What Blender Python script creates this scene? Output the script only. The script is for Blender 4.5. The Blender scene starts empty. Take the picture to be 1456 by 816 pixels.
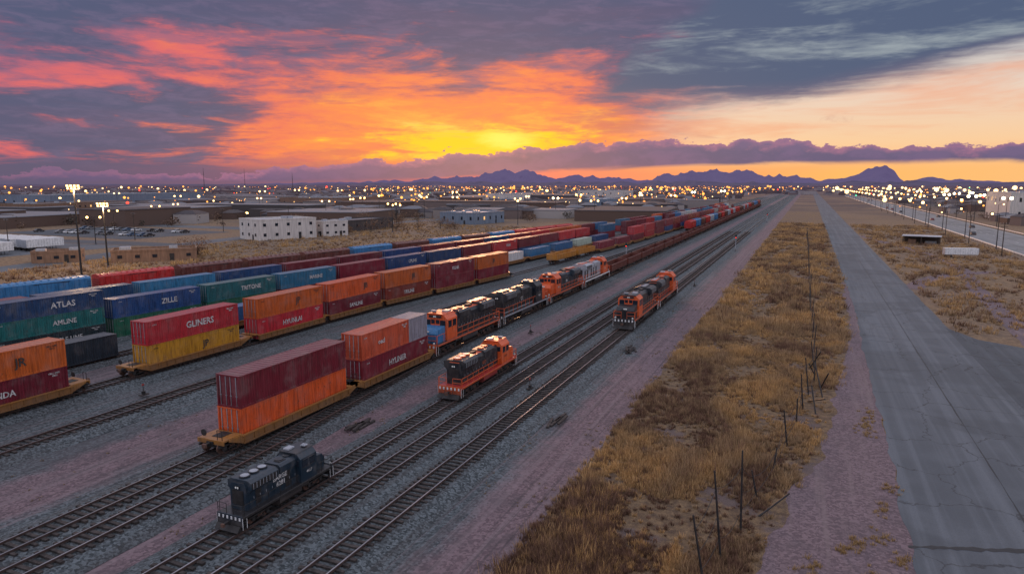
import bpy, math, random
import numpy as np
from mathutils import noise as mnoise, Vector, Matrix
random.seed(7); np.random.seed(7)
R = math.radians
scene = bpy.context.scene
COL = scene.collection
YAW = 23.28

def s2l(c):
    out = []
    for v in c[:3]:
        v = v/255.0
        out.append(v/12.92 if v <= 0.04045 else ((v+0.055)/1.055)**2.4)
    return tuple(out)+(1.0,)

# ------------------------------------------------------------------ nodes
class NG:
    def __init__(s, nt): s.nt = nt; s.n = nt.nodes; s.l = nt.links
    def put(s, sock, v):
        if v is None: return
        if hasattr(v, 'is_output'): s.l.new(v, sock)
        else: sock.default_value = v
    def m(s, op, a, b=None, c=None, clamp=False):
        n = s.n.new('ShaderNodeMath'); n.operation = op; n.use_clamp = clamp
        s.put(n.inputs[0], a); s.put(n.inputs[1], b); s.put(n.inputs[2], c)
        return n.outputs[0]
    def add(s, a, b): return s.m('ADD', a, b)
    def sub(s, a, b): return s.m('SUBTRACT', a, b)
    def mul(s, a, b): return s.m('MULTIPLY', a, b)
    def mr(s, v, a, b, c=0.0, d=1.0, smooth=True):
        n = s.n.new('ShaderNodeMapRange'); n.interpolation_type = 'SMOOTHSTEP' if smooth else 'LINEAR'
        s.put(n.inputs[0], v); s.put(n.inputs[1], a); s.put(n.inputs[2], b); s.put(n.inputs[3], c); s.put(n.inputs[4], d)
        return n.outputs[0]
    def mix(s, f, a, b, mode='MIX'):
        n = s.n.new('ShaderNodeMix'); n.data_type = 'RGBA'; n.blend_type = mode
        s.put(n.inputs[0], f); s.put(n.inputs[6], a); s.put(n.inputs[7], b)
        return n.outputs[2]
    def ramp(s, f, stops):
        n = s.n.new('ShaderNodeValToRGB'); cr = n.color_ramp
        cr.elements[0].position = stops[0][0]; cr.elements[0].color = stops[0][1]
        cr.elements[1].position = stops[-1][0]; cr.elements[1].color = stops[-1][1]
        for p, c in stops[1:-1]:
            e = cr.elements.new(p); e.color = c
        s.put(n.inputs[0], f); return n.outputs[0]
    def noise(s, vec, scale, detail=4, rough=0.55, dist=0.0):
        n = s.n.new('ShaderNodeTexNoise'); s.put(n.inputs['Vector'], vec)
        n.inputs['Scale'].default_value = scale; n.inputs['Detail'].default_value = detail
        n.inputs['Roughness'].default_value = rough; n.inputs['Distortion'].default_value = dist
        return n.outputs[0]
    def vec(s, x, y, z):
        n = s.n.new('ShaderNodeCombineXYZ'); s.put(n.inputs[0], x); s.put(n.inputs[1], y); s.put(n.inputs[2], z)
        return n.outputs[0]
    def sep(s, v):
        n = s.n.new('ShaderNodeSeparateXYZ'); s.put(n.inputs[0], v); return n.outputs
    def pos(s): return s.n.new('ShaderNodeNewGeometry').outputs['Position']
    def obj(s): return s.n.new('ShaderNodeTexCoord').outputs['Object']
    def bump(s, h, strength=0.4, dist=0.05):
        n = s.n.new('ShaderNodeBump'); n.inputs['Strength'].default_value = strength; n.inputs['Distance'].default_value = dist
        s.put(n.inputs['Height'], h); return n.outputs[0]

def newmat(name):
    m = bpy.data.materials.new(name); m.use_nodes = True
    g = NG(m.node_tree); b = g.n['Principled BSDF']
    return m, g, b

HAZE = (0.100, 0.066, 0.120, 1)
def add_haze(m, g, b, d0=500, d1=7000, mx=0.8, st=1.0):  # aerial haze painted into the material as emission, growing with distance from the origin
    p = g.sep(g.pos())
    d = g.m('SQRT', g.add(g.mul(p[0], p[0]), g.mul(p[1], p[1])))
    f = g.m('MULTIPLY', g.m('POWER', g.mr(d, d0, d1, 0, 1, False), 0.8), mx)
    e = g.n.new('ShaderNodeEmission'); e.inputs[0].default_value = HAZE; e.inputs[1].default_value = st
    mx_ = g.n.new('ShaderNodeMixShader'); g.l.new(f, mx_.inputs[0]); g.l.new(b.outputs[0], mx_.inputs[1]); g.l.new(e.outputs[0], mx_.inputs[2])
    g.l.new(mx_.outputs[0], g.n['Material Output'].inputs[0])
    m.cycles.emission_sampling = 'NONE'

def simple(name, col, rough=0.6, metal=0.0, var=0.25, scale=1.5, streak=False, bump=0.0, objc=True, haze=False):
    m, g, b = newmat(name)
    v = g.obj() if objc else g.pos()
    if streak:
        p = g.sep(v); v = g.vec(g.mul(p[0], 3.0), g.mul(p[1], 3.0), g.mul(p[2], .35))
    n = g.noise(v, scale, 4, .65)
    dk = tuple(c*(1-var) for c in col[:3])+(1,); lt = tuple(min(1, c*(1+var*.7)+.01*var) for c in col[:3])+(1,)
    g.put(b.inputs['Base Color'], g.mix(g.mr(n, .3, .7), dk, lt))
    b.inputs['Roughness'].default_value = rough; b.inputs['Metallic'].default_value = metal
    if bump: g.put(b.inputs['Normal'], g.bump(n, bump, .05))
    if haze: add_haze(m, g, b)
    return m

def emis(name, col, st):
    m, g, b = newmat(name); g.n.remove(b)
    e = g.n.new('ShaderNodeEmission'); e.inputs[0].default_value = col; e.inputs[1].default_value = st
    g.l.new(e.outputs[0], g.n['Material Output'].inputs[0]); m.cycles.emission_sampling = 'NONE'
    return m

def paint(name, col):
    m, g, b = newmat(name)
    o = g.obj(); p = g.sep(o)
    st = g.noise(g.vec(g.mul(p[0], 4), g.mul(p[1], 4), g.mul(p[2], .4)), 1.3, 5, .7)
    n = g.noise(o, .9, 4, .6)
    c = g.mix(g.mul(g.mr(st, .42, .72), .6), col, tuple(x*.28 for x in col[:3])+(1,))
    c = g.mix(g.mul(g.mr(n, .45, .7), .18), c, (.2, .17, .15, 1))
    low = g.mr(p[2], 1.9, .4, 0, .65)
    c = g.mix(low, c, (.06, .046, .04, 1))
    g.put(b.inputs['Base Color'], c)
    g.put(b.inputs['Roughness'], g.mr(n, .3, .7, .28, .55))
    return m

M = {}
M['steel'] = simple('dark_steel', (.028, .025, .025, 1), .6, .3, .4, 2)
M['rust'] = simple('rusty_steel', (.10, .05, .035, 1), .8, .1, .4, 2)
M['rail'] = simple('rail_side', (.06, .036, .03, 1), .7, .3, .3, 2, objc=False)
M['railtop'] = simple('rail_top', (.33, .32, .34, 1), .34, .9, .3, .3, objc=False)
M['tie'] = simple('wood_tie', (.040, .031, .028, 1), .9, 0, .7, 3, objc=False)
M['glass'] = simple('dark_glass', (.015, .02, .03, 1), .08, 0, .1, 1)
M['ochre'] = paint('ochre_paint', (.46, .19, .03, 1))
M['black'] = paint('black_paint', (.018, .02, .025, 1))
M['navy'] = paint('navy_paint', (.012, .026, .042, 1))
M['orange'] = paint('orange_paint', (.66, .10, .02, 1))
M['red'] = paint('red_paint', (.48, .022, .02, 1))
M['blue'] = paint('blue_paint', (.04, .18, .38, 1))
M['grey'] = paint('grey_paint', (.34, .36, .40, 1))
M['white'] = simple('white_paint', (.66, .66, .66, 1), .5, 0, .25, 2)
M['letter'] = simple('worn_white_lettering', (.46, .45, .44, 1), .6, 0, .45, 2.2)
M['yellow'] = simple('yellow_paint', (.75, .42, .03, 1), .5, 0, .25, 2)
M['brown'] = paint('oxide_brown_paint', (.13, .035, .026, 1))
M['lampglow'] = emis('lit_lamp', (1, .56, .2, 1), 7)
M['lampwhite'] = emis('lit_lamp_white', (1, .8, .5, 1), 10)
M['headl'] = simple('lamp_glass', (.7, .7, .65, 1), .15, 0, .1, 2)

def container_mat():
    m, g, b = newmat('container_paint')
    oi = g.n.new('ShaderNodeObjectInfo'); o = g.obj(); p = g.sep(o)
    rnd = g.mul(oi.outputs['Random'], 37.0)
    v = g.vec(g.add(g.mul(p[0], 3), rnd), g.add(g.mul(p[1], 3), rnd), g.mul(p[2], .3))
    st = g.noise(v, 1.2, 5, .7)
    n = g.noise(g.vec(g.add(p[0], rnd), g.add(p[1], rnd), p[2]), .6, 5, .65)
    c = oi.outputs['Color']
    c = g.mix(g.mul(g.mr(st, .38, .70), .7), c, g.mix(1.0, c, (.32, .27, .27, 1), 'MULTIPLY'))
    c = g.mix(g.mul(g.mr(n, .45, .75), .24), c, (.28, .24, .22, 1))
    ru = g.noise(g.vec(g.add(p[0], rnd), g.add(p[1], rnd), p[2]), 2.6, 6, .75)
    c = g.mix(g.mul(g.mr(ru, .58, .68), .7), c, (.07, .03, .02, 1))
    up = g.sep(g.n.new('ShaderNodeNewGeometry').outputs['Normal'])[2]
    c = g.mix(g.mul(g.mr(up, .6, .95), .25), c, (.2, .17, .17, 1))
    g.put(b.inputs['Base Color'], c); g.put(b.inputs['Roughness'], g.mr(n, .3, .7, .32, .55))
    return m
M['cont'] = container_mat()

# ------------------------------------------------------------------ mesh builder
class MB:
    def __init__(s): s.v = []; s.f = []; s.mi = []; s.mats = []; s.col = []
    def mat(s, m):
        if isinstance(m, str): m = M[m]
        if m not in s.mats: s.mats.append(m)
        return s.mats.index(m)
    def add(s, vs, fs, mat, col=None):
        o = len(s.v); s.v += vs; k = s.mat(mat)
        for f in fs: s.f.append([i+o for i in f]); s.mi.append(k); s.col.append(col)
    def box(s, cx, cy, cz, sx, sy, sz, mat, rz=0, col=None, top=1.0):
        c, n = math.cos(rz), math.sin(rz); vs = []
        for dz in (-.5, .5):
            k = top if dz > 0 else 1
            for dx, dy in ((-.5, -.5), (.5, -.5), (.5, .5), (-.5, .5)):
                x, y = dx*sx*k, dy*sy*k; vs.append((cx+x*c-y*n, cy+x*n+y*c, cz+dz*sz))
        s.add(vs, [(3, 2, 1, 0), (4, 5, 6, 7), (0, 1, 5, 4), (1, 2, 6, 5), (2, 3, 7, 6), (3, 0, 4, 7)], mat, col)
    def bx(s, x0, x1, y0, y1, z0, z1, mat, col=None):
        s.box((x0+x1)/2, (y0+y1)/2, (z0+z1)/2, x1-x0, y1-y0, z1-z0, mat, 0, col)
    def py(s, prof, y0, y1, mat):
        n = len(prof); vs = [(x, y0, z) for x, z in prof]+[(x, y1, z) for x, z in prof]
        fs = [tuple(range(n)), tuple(range(2*n-1, n-1, -1))]+[(i+n, (i+1) % n+n, (i+1) % n, i) for i in range(n)]
        s.add(vs, fs, mat)
    def px(s, prof, x0, x1, mat):
        n = len(prof); vs = [(x0, y, z) for y, z in prof]+[(x1, y, z) for y, z in prof]
        fs = [tuple(range(n-1, -1, -1)), tuple(range(n, 2*n))]+[(i, (i+1) % n, (i+1) % n+n, i+n) for i in range(n)]
        s.add(vs, fs, mat)
    def cyl(s, p0, p1, r, mat, n=10, r2=None):
        p0, p1 = Vector(p0), Vector(p1); d = (p1-p0).normalized()
        a = d.orthogonal().normalized(); b = d.cross(a); r2 = r if r2 is None else r2
        vs = []
        for p, rr in ((p0, r), (p1, r2)):
            for i in range(n):
                t = 2*math.pi*i/n; vs.append(tuple(p+a*math.cos(t)*rr+b*math.sin(t)*rr))
        fs = [tuple(range(n-1, -1, -1)), tuple(range(n, 2*n))]+[(i, (i+1) % n, (i+1) % n+n, i+n) for i in range(n)]
        s.add(vs, fs, mat)
    def mesh(s, name):
        me = bpy.data.meshes.new(name); me.from_pydata(s.v, [], s.f)
        for m in s.mats: me.materials.append(m)
        me.polygons.foreach_set('material_index', s.mi)
        if any(c is not None for c in s.col):
            at = me.color_attributes.new('Col', 'FLOAT_COLOR', 'CORNER'); arr = []
            for f, c in zip(s.f, s.col): arr += list(c or (.3, .3, .3, 1))*len(f)
            at.data.foreach_set('color', arr)
        me.update(); return me
    def obj(s, name, parent=None, bevel=0):
        return mkobj(name, s.mesh(name), parent, bevel)

def mkobj(name, me, parent=None, bevel=0, loc=None, rz=0):
    o = bpy.data.objects.new(name, me); COL.objects.link(o)
    if parent: o.parent = parent
    if loc: o.location = loc
    o.rotation_euler[2] = rz
    if bevel:
        b = o.modifiers.new('bevel', 'BEVEL'); b.width = bevel; b.segments = 1; b.limit_method = 'ANGLE'
    return o
def empty(name, loc=(0, 0, 0), rz=0, s=1.0):
    e = bpy.data.objects.new(name, None); COL.objects.link(e); e.location = loc; e.rotation_euler[2] = rz; e.scale = (s, s, s); return e

_txt = {}
def textmesh(body, size, mat):
    k = (body, size, mat)
    if k in _txt: return _txt[k]
    cu = bpy.data.curves.new('t', 'FONT'); cu.body = body; cu.size = size; cu.extrude = .006; cu.offset = size*.022
    cu.align_x = 'CENTER'; cu.align_y = 'CENTER'; cu.resolution_u = 2
    o = bpy.data.objects.new('t', cu); COL.objects.link(o)
    dg = bpy.context.evaluated_depsgraph_get(); me = bpy.data.meshes.new_from_object(o.evaluated_get(dg))
    bpy.data.objects.remove(o); me.materials.clear(); me.materials.append(M['letter' if mat == 'white' else mat]); _txt[k] = me
    return me
def text_on(parent, body, size, x, y, z, mat='white'):
    o = mkobj('lettering', textmesh(body, size, mat), parent); o.location = (x, y, z)
    o.rotation_euler = (R(90), 0, R(90) if x > 0 else R(-90)); return o

# ------------------------------------------------------------------ track paths
def path(knots):
    ys = np.arange(-60, 2600, 5.0); k = np.array(knots, float)
    xs = np.interp(ys, k[:, 0], k[:, 1])
    ker = np.hanning(9); ker /= ker.sum()
    xp = np.pad(xs, 4, mode='edge'); xs = np.convolve(xp, ker, 'valid')
    return lambda y: float(np.interp(y, ys, xs))
TR = {
 '1': path([(-60, -32), (2600, -32)]), '2': path([(-60, -28.5), (2600, -28.3)]), '3': path([(-60, -24.1), (2600, -24.1)]),
 'A': path([(-60, -42.9), (2600, -42.9)]), 'A2': path([(-60, -39.6), (36, -39.6), (74, -42.8), (90, -42.9)]),
 'E1': path([(-60, -59.3), (60, -59.3), (140, -54.5), (250, -51), (500, -49.0), (2600, -47)]),
 'B': path([(-60, -69.9), (100, -69.0), (140, -64.5), (250, -58.5), (500, -54), (2600, -51)]),
 'C1': path([(-60, -83), (60, -80), (193, -71.5), (335, -65), (500, -59), (2600, -55)]),
 'C': path([(-60, -97), (56, -91.5), (193, -79.5), (335, -71), (500, -64), (2600, -59)]),
 'D': path([(-60, -111), (60, -104), (193, -89), (335, -78), (500, -70), (2600, -63)]),
 'E': path([(-60, -134), (60, -127), (123, -118), (220, -102), (335, -87), (500, -76), (2600, -67)]),
}
def tang(fn, y): return math.atan2(-(fn(y+4)-fn(y-4)), 8.0)

RT = 0.62
def build_track(fn, y0, y1, yt):
    par = empty('railway_track')
    ys = list(np.arange(y0, min(y1, 500), 3.0))+list(np.arange(min(y1, 500), y1+1, 50.0))
    b = MB(); prof = [(-2.9, 0.03), (-1.55, .37), (1.55, .37), (2.9, 0.03)]
    vs = []; fs = []
    for i, y in enumerate(ys):
        for x, z in prof: vs.append((fn(y)+x+.2*mnoise.noise(Vector((y*.35, x, fn(0)))), y, z+.025*math.sin(y*1.7+x)))
        if i:
            for k in range(3): a = (i-1)*4+k; fs.append((a, a+1, a+5, a+4))
    b.add(vs, fs, M['ballast']); b.obj('ballast_bed', par)
    r = MB()
    for off in (-.75, .75):
        for (hw, z0, z1, mt) in ((.075, .45, RT-.015, 'rail'), (.038, RT-.015, RT, 'railtop')):
            vs = []; fs = []
            for i, y in enumerate(ys):
                x = fn(y)+off
                vs += [(x-hw, y, z0), (x-hw, y, z1), (x+hw, y, z1), (x+hw, y, z0)]
                if i:
                    for k in range(3): a = (i-1)*4+k; fs.append((a, a+1, a+5, a+4))
            r.add(vs, fs, mt)
    r.obj('rails', par)
    t = MB(); y = y0
    while y < min(y1, yt):
        j = random.uniform(-.09, .09)
        t.box(fn(y)+j, y, .42+random.uniform(-.03, .015), 2.55+random.uniform(-.12, .12), random.uniform(.19, .27), .16, 'tie', tang(fn, y)+random.uniform(-.04, .04)); y += .62
    t.obj('ties', par)

# ------------------------------------------------------------------ ground materials
def gravel_color(g, c1, c2, sc=9.0):
    v = g.n.new('ShaderNodeTexVoronoi'); g.put(v.inputs['Vector'], g.pos()); v.inputs['Scale'].default_value = sc
    n = g.noise(g.pos(), 22, 2, .7)
    vv = g.sep(v.outputs['Color'])[0]
    f = g.m('ADD', g.mul(vv, .6), g.mul(n, .5))
    return g.mix(g.mr(f, .25, .9), c1, c2), f
def streaks(g, sx=.5, sy=.02, scale=1, det=4):
    p = g.sep(g.pos()); return g.noise(g.vec(g.mul(p[0], sx), g.mul(p[1], sy), 0.0), scale, det, .6)

m, g, b = newmat('ballast_gravel')
c, f = gravel_color(g, (.022, .030, .034, 1), (.14, .165, .178, 1), 7)
s = streaks(g, 1.2, .05); c = g.mix(g.mul(g.mr(s, .4, .7), .5), c, (.05, .042, .042, 1))
g.put(b.inputs['Base Color'], c); b.inputs['Roughness'].default_value = .9; g.put(b.inputs['Normal'], g.bump(f, 1.0, .08)); M['ballast'] = m

m, g, b = newmat('yard_gravel')
c, f = gravel_color(g, (.026, .036, .041, 1), (.125, .15, .162, 1), 6)
big = g.noise(g.pos(), .12, 5, .6); c = g.mix(g.mul(g.mr(big, .4, .65), .5), c, (.085, .072, .08, 1))
pk, f2 = gravel_color(g, (.10, .066, .076, 1), (.205, .14, .153, 1), 6)
pk = g.mix(g.mul(g.mr(g.noise(g.pos(), .35, 5, .65), .45, .7), .6), pk, (.07, .055, .062, 1))
p = g.sep(g.pos()); wv = g.add(p[0], g.mul(g.sub(g.noise(g.pos(), .3, 4, .65), .5), 3.6))
def band(a, bb, w=.9):
    return g.mul(g.mr(wv, a-w, a+w), g.mr(wv, bb+w, bb-w))
mask = g.m('MAXIMUM', g.m('MAXIMUM', band(-53.5, -47.2), band(-38.2, -34.8)), band(-19.6, -8))
mask = g.m('MAXIMUM', mask, g.mul(band(-78, -72), .5))
c = g.mix(mask, c, pk)
wt = streaks(g, 1.8, .015, 1, 3)
c = g.mix(g.mul(g.mr(wt, .50, .64), .4), c, (.21, .16, .17, 1))
dw = streaks(g, 2.6, .03, 1.3, 3); c = g.mix(g.mul(g.mr(dw, .52, .68), .45), c, (.03, .028, .03, 1))
g.put(b.inputs['Base Color'], c); b.inputs['Roughness'].default_value = .95; g.put(b.inputs['Normal'], g.bump(f, .8, .06))
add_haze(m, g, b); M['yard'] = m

m, g, b = newmat('pink_dirt')
pk, f2 = gravel_color(g, (.10, .068, .077, 1), (.195, .137, .148, 1), 6)
pk = g.mix(g.mul(g.mr(g.noise(g.pos(), .25, 5, .65), .45, .7), .55), pk, (.085, .064, .07, 1))
pk = g.mix(g.mul(g.mr(streaks(g, 1.0, .03), .5, .7), .5), pk, (.20, .15, .15, 1))
g.put(b.inputs['Base Color'], pk); b.inputs['Roughness'].default_value = .95; g.put(b.inputs['Normal'], g.bump(f2, .6, .05)); M['dirt'] = m

m, g, b = newmat('grass_soil')
n1 = g.noise(g.pos(), .14, 5, .62); n2 = g.noise(g.pos(), 1.4, 5, .7); n3 = g.noise(g.pos(), 9, 3, .7)
c = g.mix(g.mr(n2, .35, .65), (.10, .062, .038, 1), (.24, .155, .08, 1))
c = g.mix(g.mul(g.mr(n1, .54, .62), .85), c, (.13, .095, .092, 1))
c = g.mix(g.mul(g.mr(n3, .42, .68), .5), c, (.04, .028, .02, 1))
g.put(b.inputs['Base Color'], c); b.inputs['Roughness'].default_value = 1; g.put(b.inputs['Normal'], g.bump(n3, .9, .12)); M['soil'] = m

m, g, b = newmat('dry_field')
n1 = g.noise(g.pos(), .035, 6, .62); n2 = g.noise(g.pos(), .9, 5, .7); n3 = g.noise(g.pos(), 6, 3, .7)
c = g.mix(g.mr(n2, .35, .65), (.11, .070, .042, 1), (.26, .17, .09, 1))
c = g.mix(g.mul(g.mr(n1, .42, .62), .6), c, (.15, .105, .08, 1))
c = g.mix(g.mul(g.mr(n3, .45, .7), .4), c, (.05, .034, .024, 1))
p = g.sep(g.pos()); d = g.m('SQRT', g.add(g.mul(p[0], p[0]), g.mul(p[1], p[1])))
town = g.noise(g.pos(), .010, 6, .72)
c = g.mix(g.mul(g.mr(d, 300, 800), g.mr(town, .44, .56, .1, .85)), c, (.045, .036, .040, 1))
g.put(b.inputs['Base Color'], c); b.inputs['Roughness'].default_value = 1; g.put(b.inputs['Normal'], g.bump(n3, .5, .08))
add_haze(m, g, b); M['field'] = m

def asphalt(name, c0, c1):
    m, g, b = newmat(name)
    n = g.noise(g.pos(), .18, 5, .6); s = streaks(g, .9, .012, 1, 4); f = g.noise(g.pos(), 14, 2, .7)
    c = g.mix(g.mr(n, .35, .68), c0, c1); c = g.mix(g.mul(g.mr(s, .42, .66), .6), c, tuple(x*1.35 for x in c1[:3])+(1,))
    pt = g.noise(g.pos(), .06, 3, .5); c = g.mix(g.mul(g.mr(pt, .52, .56), .35), c, tuple(x*.6 for x in c0[:3])+(1,))
    c = g.mix(g.mul(g.mr(f, .4, .7), .25), c, (.03, .03, .03, 1))
    v = g.n.new('ShaderNodeTexVoronoi'); v.feature = 'DISTANCE_TO_EDGE'
    nn = g.n.new('ShaderNodeTexNoise'); g.put(nn.inputs['Vector'], g.pos()); nn.inputs['Scale'].default_value = .8; nn.inputs['Detail'].default_value = 5
    vm = g.n.new('ShaderNodeVectorMath'); vm.operation = 'MULTIPLY_ADD'; g.put(vm.inputs[0], nn.outputs['Color']); vm.inputs[1].default_value = (2.5, 2.5, 0); g.put(vm.inputs[2], g.pos())
    g.put(v.inputs['Vector'], vm.outputs[0]); v.inputs['Scale'].default_value = .13
    crack = g.mr(v.outputs[0], .0, .014, 1, 0)
    c = g.mix(g.mul(crack, .7), c, (.012, .012, .014, 1))
    g.put(b.inputs['Base Color'], c); g.put(b.inputs['Roughness'], g.mr(n, .3, .7, .6, .85)); g.put(b.inputs['Normal'], g.bump(f, .3, .02))
    add_haze(m, g, b); return m
M['road'] = asphalt('old_asphalt', (.056, .066, .079, 1), (.098, .110, .125, 1))
M['road2'] = asphalt('dark_asphalt', (.034, .041, .052, 1), (.056, .066, .077, 1))
M['hwy'] = asphalt('highway_concrete', (.15, .15, .155, 1), (.21, .21, .21, 1))
M['tar'] = simple('tar_seal', (.012, .012, .014, 1), .6, 0, .3, 3, objc=False)
M['line'] = simple('road_line_paint', (.5, .5, .45, 1), .7, 0, .4, 3, objc=False)

def sheet(name, left, right, z, mat, step=4.0, jit=0.0):
    L = np.array(left, float); Rr = np.array(right, float)
    y0 = L[0, 0]; y1 = L[-1, 0]
    ys = []; y = y0
    while y < y1: ys.append(y); y += step if y < 400 else 60
    ys.append(y1)
    vs = []; fs = []
    for i, y in enumerate(ys):
        a = np.interp(y, L[:, 0], L[:, 1]); c = np.interp(y, Rr[:, 0], Rr[:, 1])
        if jit: a += jit*mnoise.fractal(Vector((y*.21, 3.3, 0)), 1, 2, 4); c += jit*mnoise.fractal(Vector((y*.23, 9.3, 0)), 1, 2, 4)*.4
        vs += [(a, y, z), (c, y, z)]
        if i: k = 2*i; fs.append((k-2, k-1, k+1, k))
    b = MB(); b.add(vs, fs, mat); return b.obj(name)
def poly(name, pts, z, mat):
    b = MB(); b.add([(x, y, z) for x, y in pts], [tuple(range(len(pts)))], mat); return b.obj(name)
def ribbon(name, pts, w, z, mat, jit=0):
    P = [Vector(p) for p in pts]; S = []
    for i in range(len(P)-1):
        p0 = P[max(i-1, 0)]; p1 = P[i]; p2 = P[i+1]; p3 = P[min(i+2, len(P)-1)]
        for t in np.linspace(0, 1, 10, endpoint=False):
            S.append(.5*((2*p1)+(p2-p0)*t+(2*p0-5*p1+4*p2-p3)*t*t+(-p0+3*p1-3*p2+p3)*t**3))
    S.append(P[-1]); vs = []; fs = []
    for i, p in enumerate(S):
        d = (S[min(i+1, len(S)-1)]-S[max(i-1, 0)]).normalized(); n = Vector((-d.y, d.x)); ww = w/2*(1+jit*random.uniform(-1, 1))
        vs += [(p.x-n.x*ww, p.y-n.y*ww, z), (p.x+n.x*ww, p.y+n.y*ww, z)]
        if i: k = 2*i; fs.append((k-2, k, k+1, k-1))
    b = MB(); b.add(vs, [f[::-1] for f in fs], mat); return b.obj(name)

gb = MB(); gb.add([(-30000, -3000, 0), (30000, -3000, 0), (30000, 30000, 0), (-30000, 30000, 0)], [(0, 1, 2, 3)], 'field'); gb.obj('ground')
sheet('grass_verge', [(-60, -16), (600, -16)], [(-60, 8.5), (600, 9.8)], .010, 'soil', 20)
sheet('rail_yard_gravel', [(-60, -146), (90, -139), (193, -120), (335, -98), (500, -86), (900, -76), (2600, -72)],
      [(-60, -14.9), (2600, -13.5)], .02, 'yard', 2, .9)
sheet('gravel_path', [(-60, -9), (20, -4), (38, -1.8), (60, 2.1), (78, 4.0), (105, 6.6), (150, 8.0), (170, 8.6)],
      [(-60, 6.4), (42, 7.3), (170, 9.4)], .016, 'dirt', .7, 1.1)
sheet('asphalt_road', [(-60, 5.6), (42, 7.0), (150, 9.0), (2600, 9.5)], [(-60, 21), (2600, 21)], .03, 'road', 1.0, .45)
poly('side_road', [(20.7, 66), (60, 70), (140, 74), (140, 100), (60, 106), (28, 110.5), (23.5, 114), (20.7, 122)], .034, 'road2')
sheet('highway', [(120, 62), (2600, 64)], [(120, 86), (2600, 84)], .03, 'hwy')
ribbon('dirt_track', [(21, 165), (30, 190), (44, 205), (62, 210)], 4, .018, 'dirt', .1)
ribbon('dirt_track', [(21, 330), (34, 262), (38, 215), (34, 170), (30, 112)], 3.2, .022, 'dirt', .15)
ribbon('service_road', [(-168, 20), (-183, 70), (-195, 120), (-214, 210), (-218, 340), (-160, 600), (-110, 900)], 11, .02, 'road')
ribbon('service_road', [(-600, 60), (-400, 130), (-300, 170), (-206, 180)], 12, .025, 'road2')
ribbon('service_road', [(-700, 250), (-450, 265), (-300, 262), (-216, 265)], 16, .026, 'road')
ribbon('service_road', [(-900, 420), (-600, 400), (-300, 390), (-205, 400)], 14, .026, 'road')
ribbon('service_road', [(-1400, 700), (-700, 640), (-300, 600), (-160, 600)], 16, .028, 'road2')
poly('parking_lot', [(-340, 195), (-250, 190), (-245, 240), (-335, 246)], .03, 'road2')
poly('trailer_yard', [(-330, 120), (-225, 128), (-222, 172), (-320, 165)], .03, 'road')
sheet('tar_seam', [(-60, 14.1), (42, 14.3), (300, 14.9)], [(-60, 14.2), (42, 14.4), (300, 15.02)], .036, 'tar', 1, .1)
cr = MB(); vs = []
random.seed(3)
for i in range(24):
    w = random.uniform(.1, .3); vs += [(6.9+i*.33, 45.5+.11*i+random.uniform(-.08, .08)-w, .0375), (6.9+i*.33, 45.5+.11*i+random.uniform(-.08, .08)+w, .0375)]
cr.add(vs, [(2*i, 2*i+2, 2*i+3, 2*i+1) for i in range(23)], 'tar')
cr.obj('tar_patch')
hl = MB()
for xx in (63.5, 73.9, 84):
    if xx == 73.9:
        y = 120
        while y < 1500: hl.bx(xx, xx+.3, y, y+4, .034, .036, 'line'); y += 12
    else: hl.bx(xx, xx+.25, 120, 1500, .034, .036, 'line')
hl.obj('highway_marking')

for k, (y0, y1, yt) in {'1': (-20, 2400, 330), '2': (-20, 2400, 330), '3': (-20, 2400, 330), 'A': (-20, 2400, 170), 'A2': (-20, 84, 80),
       'E1': (-20, 1500, 260), 'B': (-20, 1500, 140), 'C1': (-20, 900, 60), 'C': (0, 1200, 56), 'D': (0, 1200, 0), 'E': (0, 1200, 0)}.items():
    build_track(TR[k], y0, y1, yt)

# ------------------------------------------------------------------ railway vehicles
def truck(b, y, ax=2, s=1.0, mat='steel', wr=.45):
    sp = 1.75 if ax == 2 else 1.7; n = ax; half = sp*(n-1)/2
    for i in range(n):
        yy = y-half+i*sp
        for x in (-.75, .75): b.cyl((x-.07, yy, wr), (x+.07, yy, wr), wr, 'rust', 14)
        b.cyl((-1.1, yy, wr), (1.1, yy, wr), .09, mat, 6)
        for x in (-1.12, 1.12): b.box(x, yy, wr, .16, .34, .34, mat)
    for x in (-1.05, 1.05):
        b.box(x, y, wr+.22, .16, half*2+1.0, .16, mat); b.box(x, y, wr-.12, .14, half*1.2, .12, mat)
        for i in range(n-1):
            yy = y-half+sp/2+i*sp
            for k in (-.18, 0, .18): b.cyl((x, yy+k, wr-.1), (x, yy+k, wr+.2), .07, 'rust', 6)
    b.box(0, y, wr+.28, 2.1, .5, .2, mat)
def coupler(b, y, sg):
    b.box(0, y+sg*.3, .85, .22, .7, .22, 'steel'); b.box(.05, y+sg*.68, .85, .36, .2, .32, 'rust')

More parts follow.
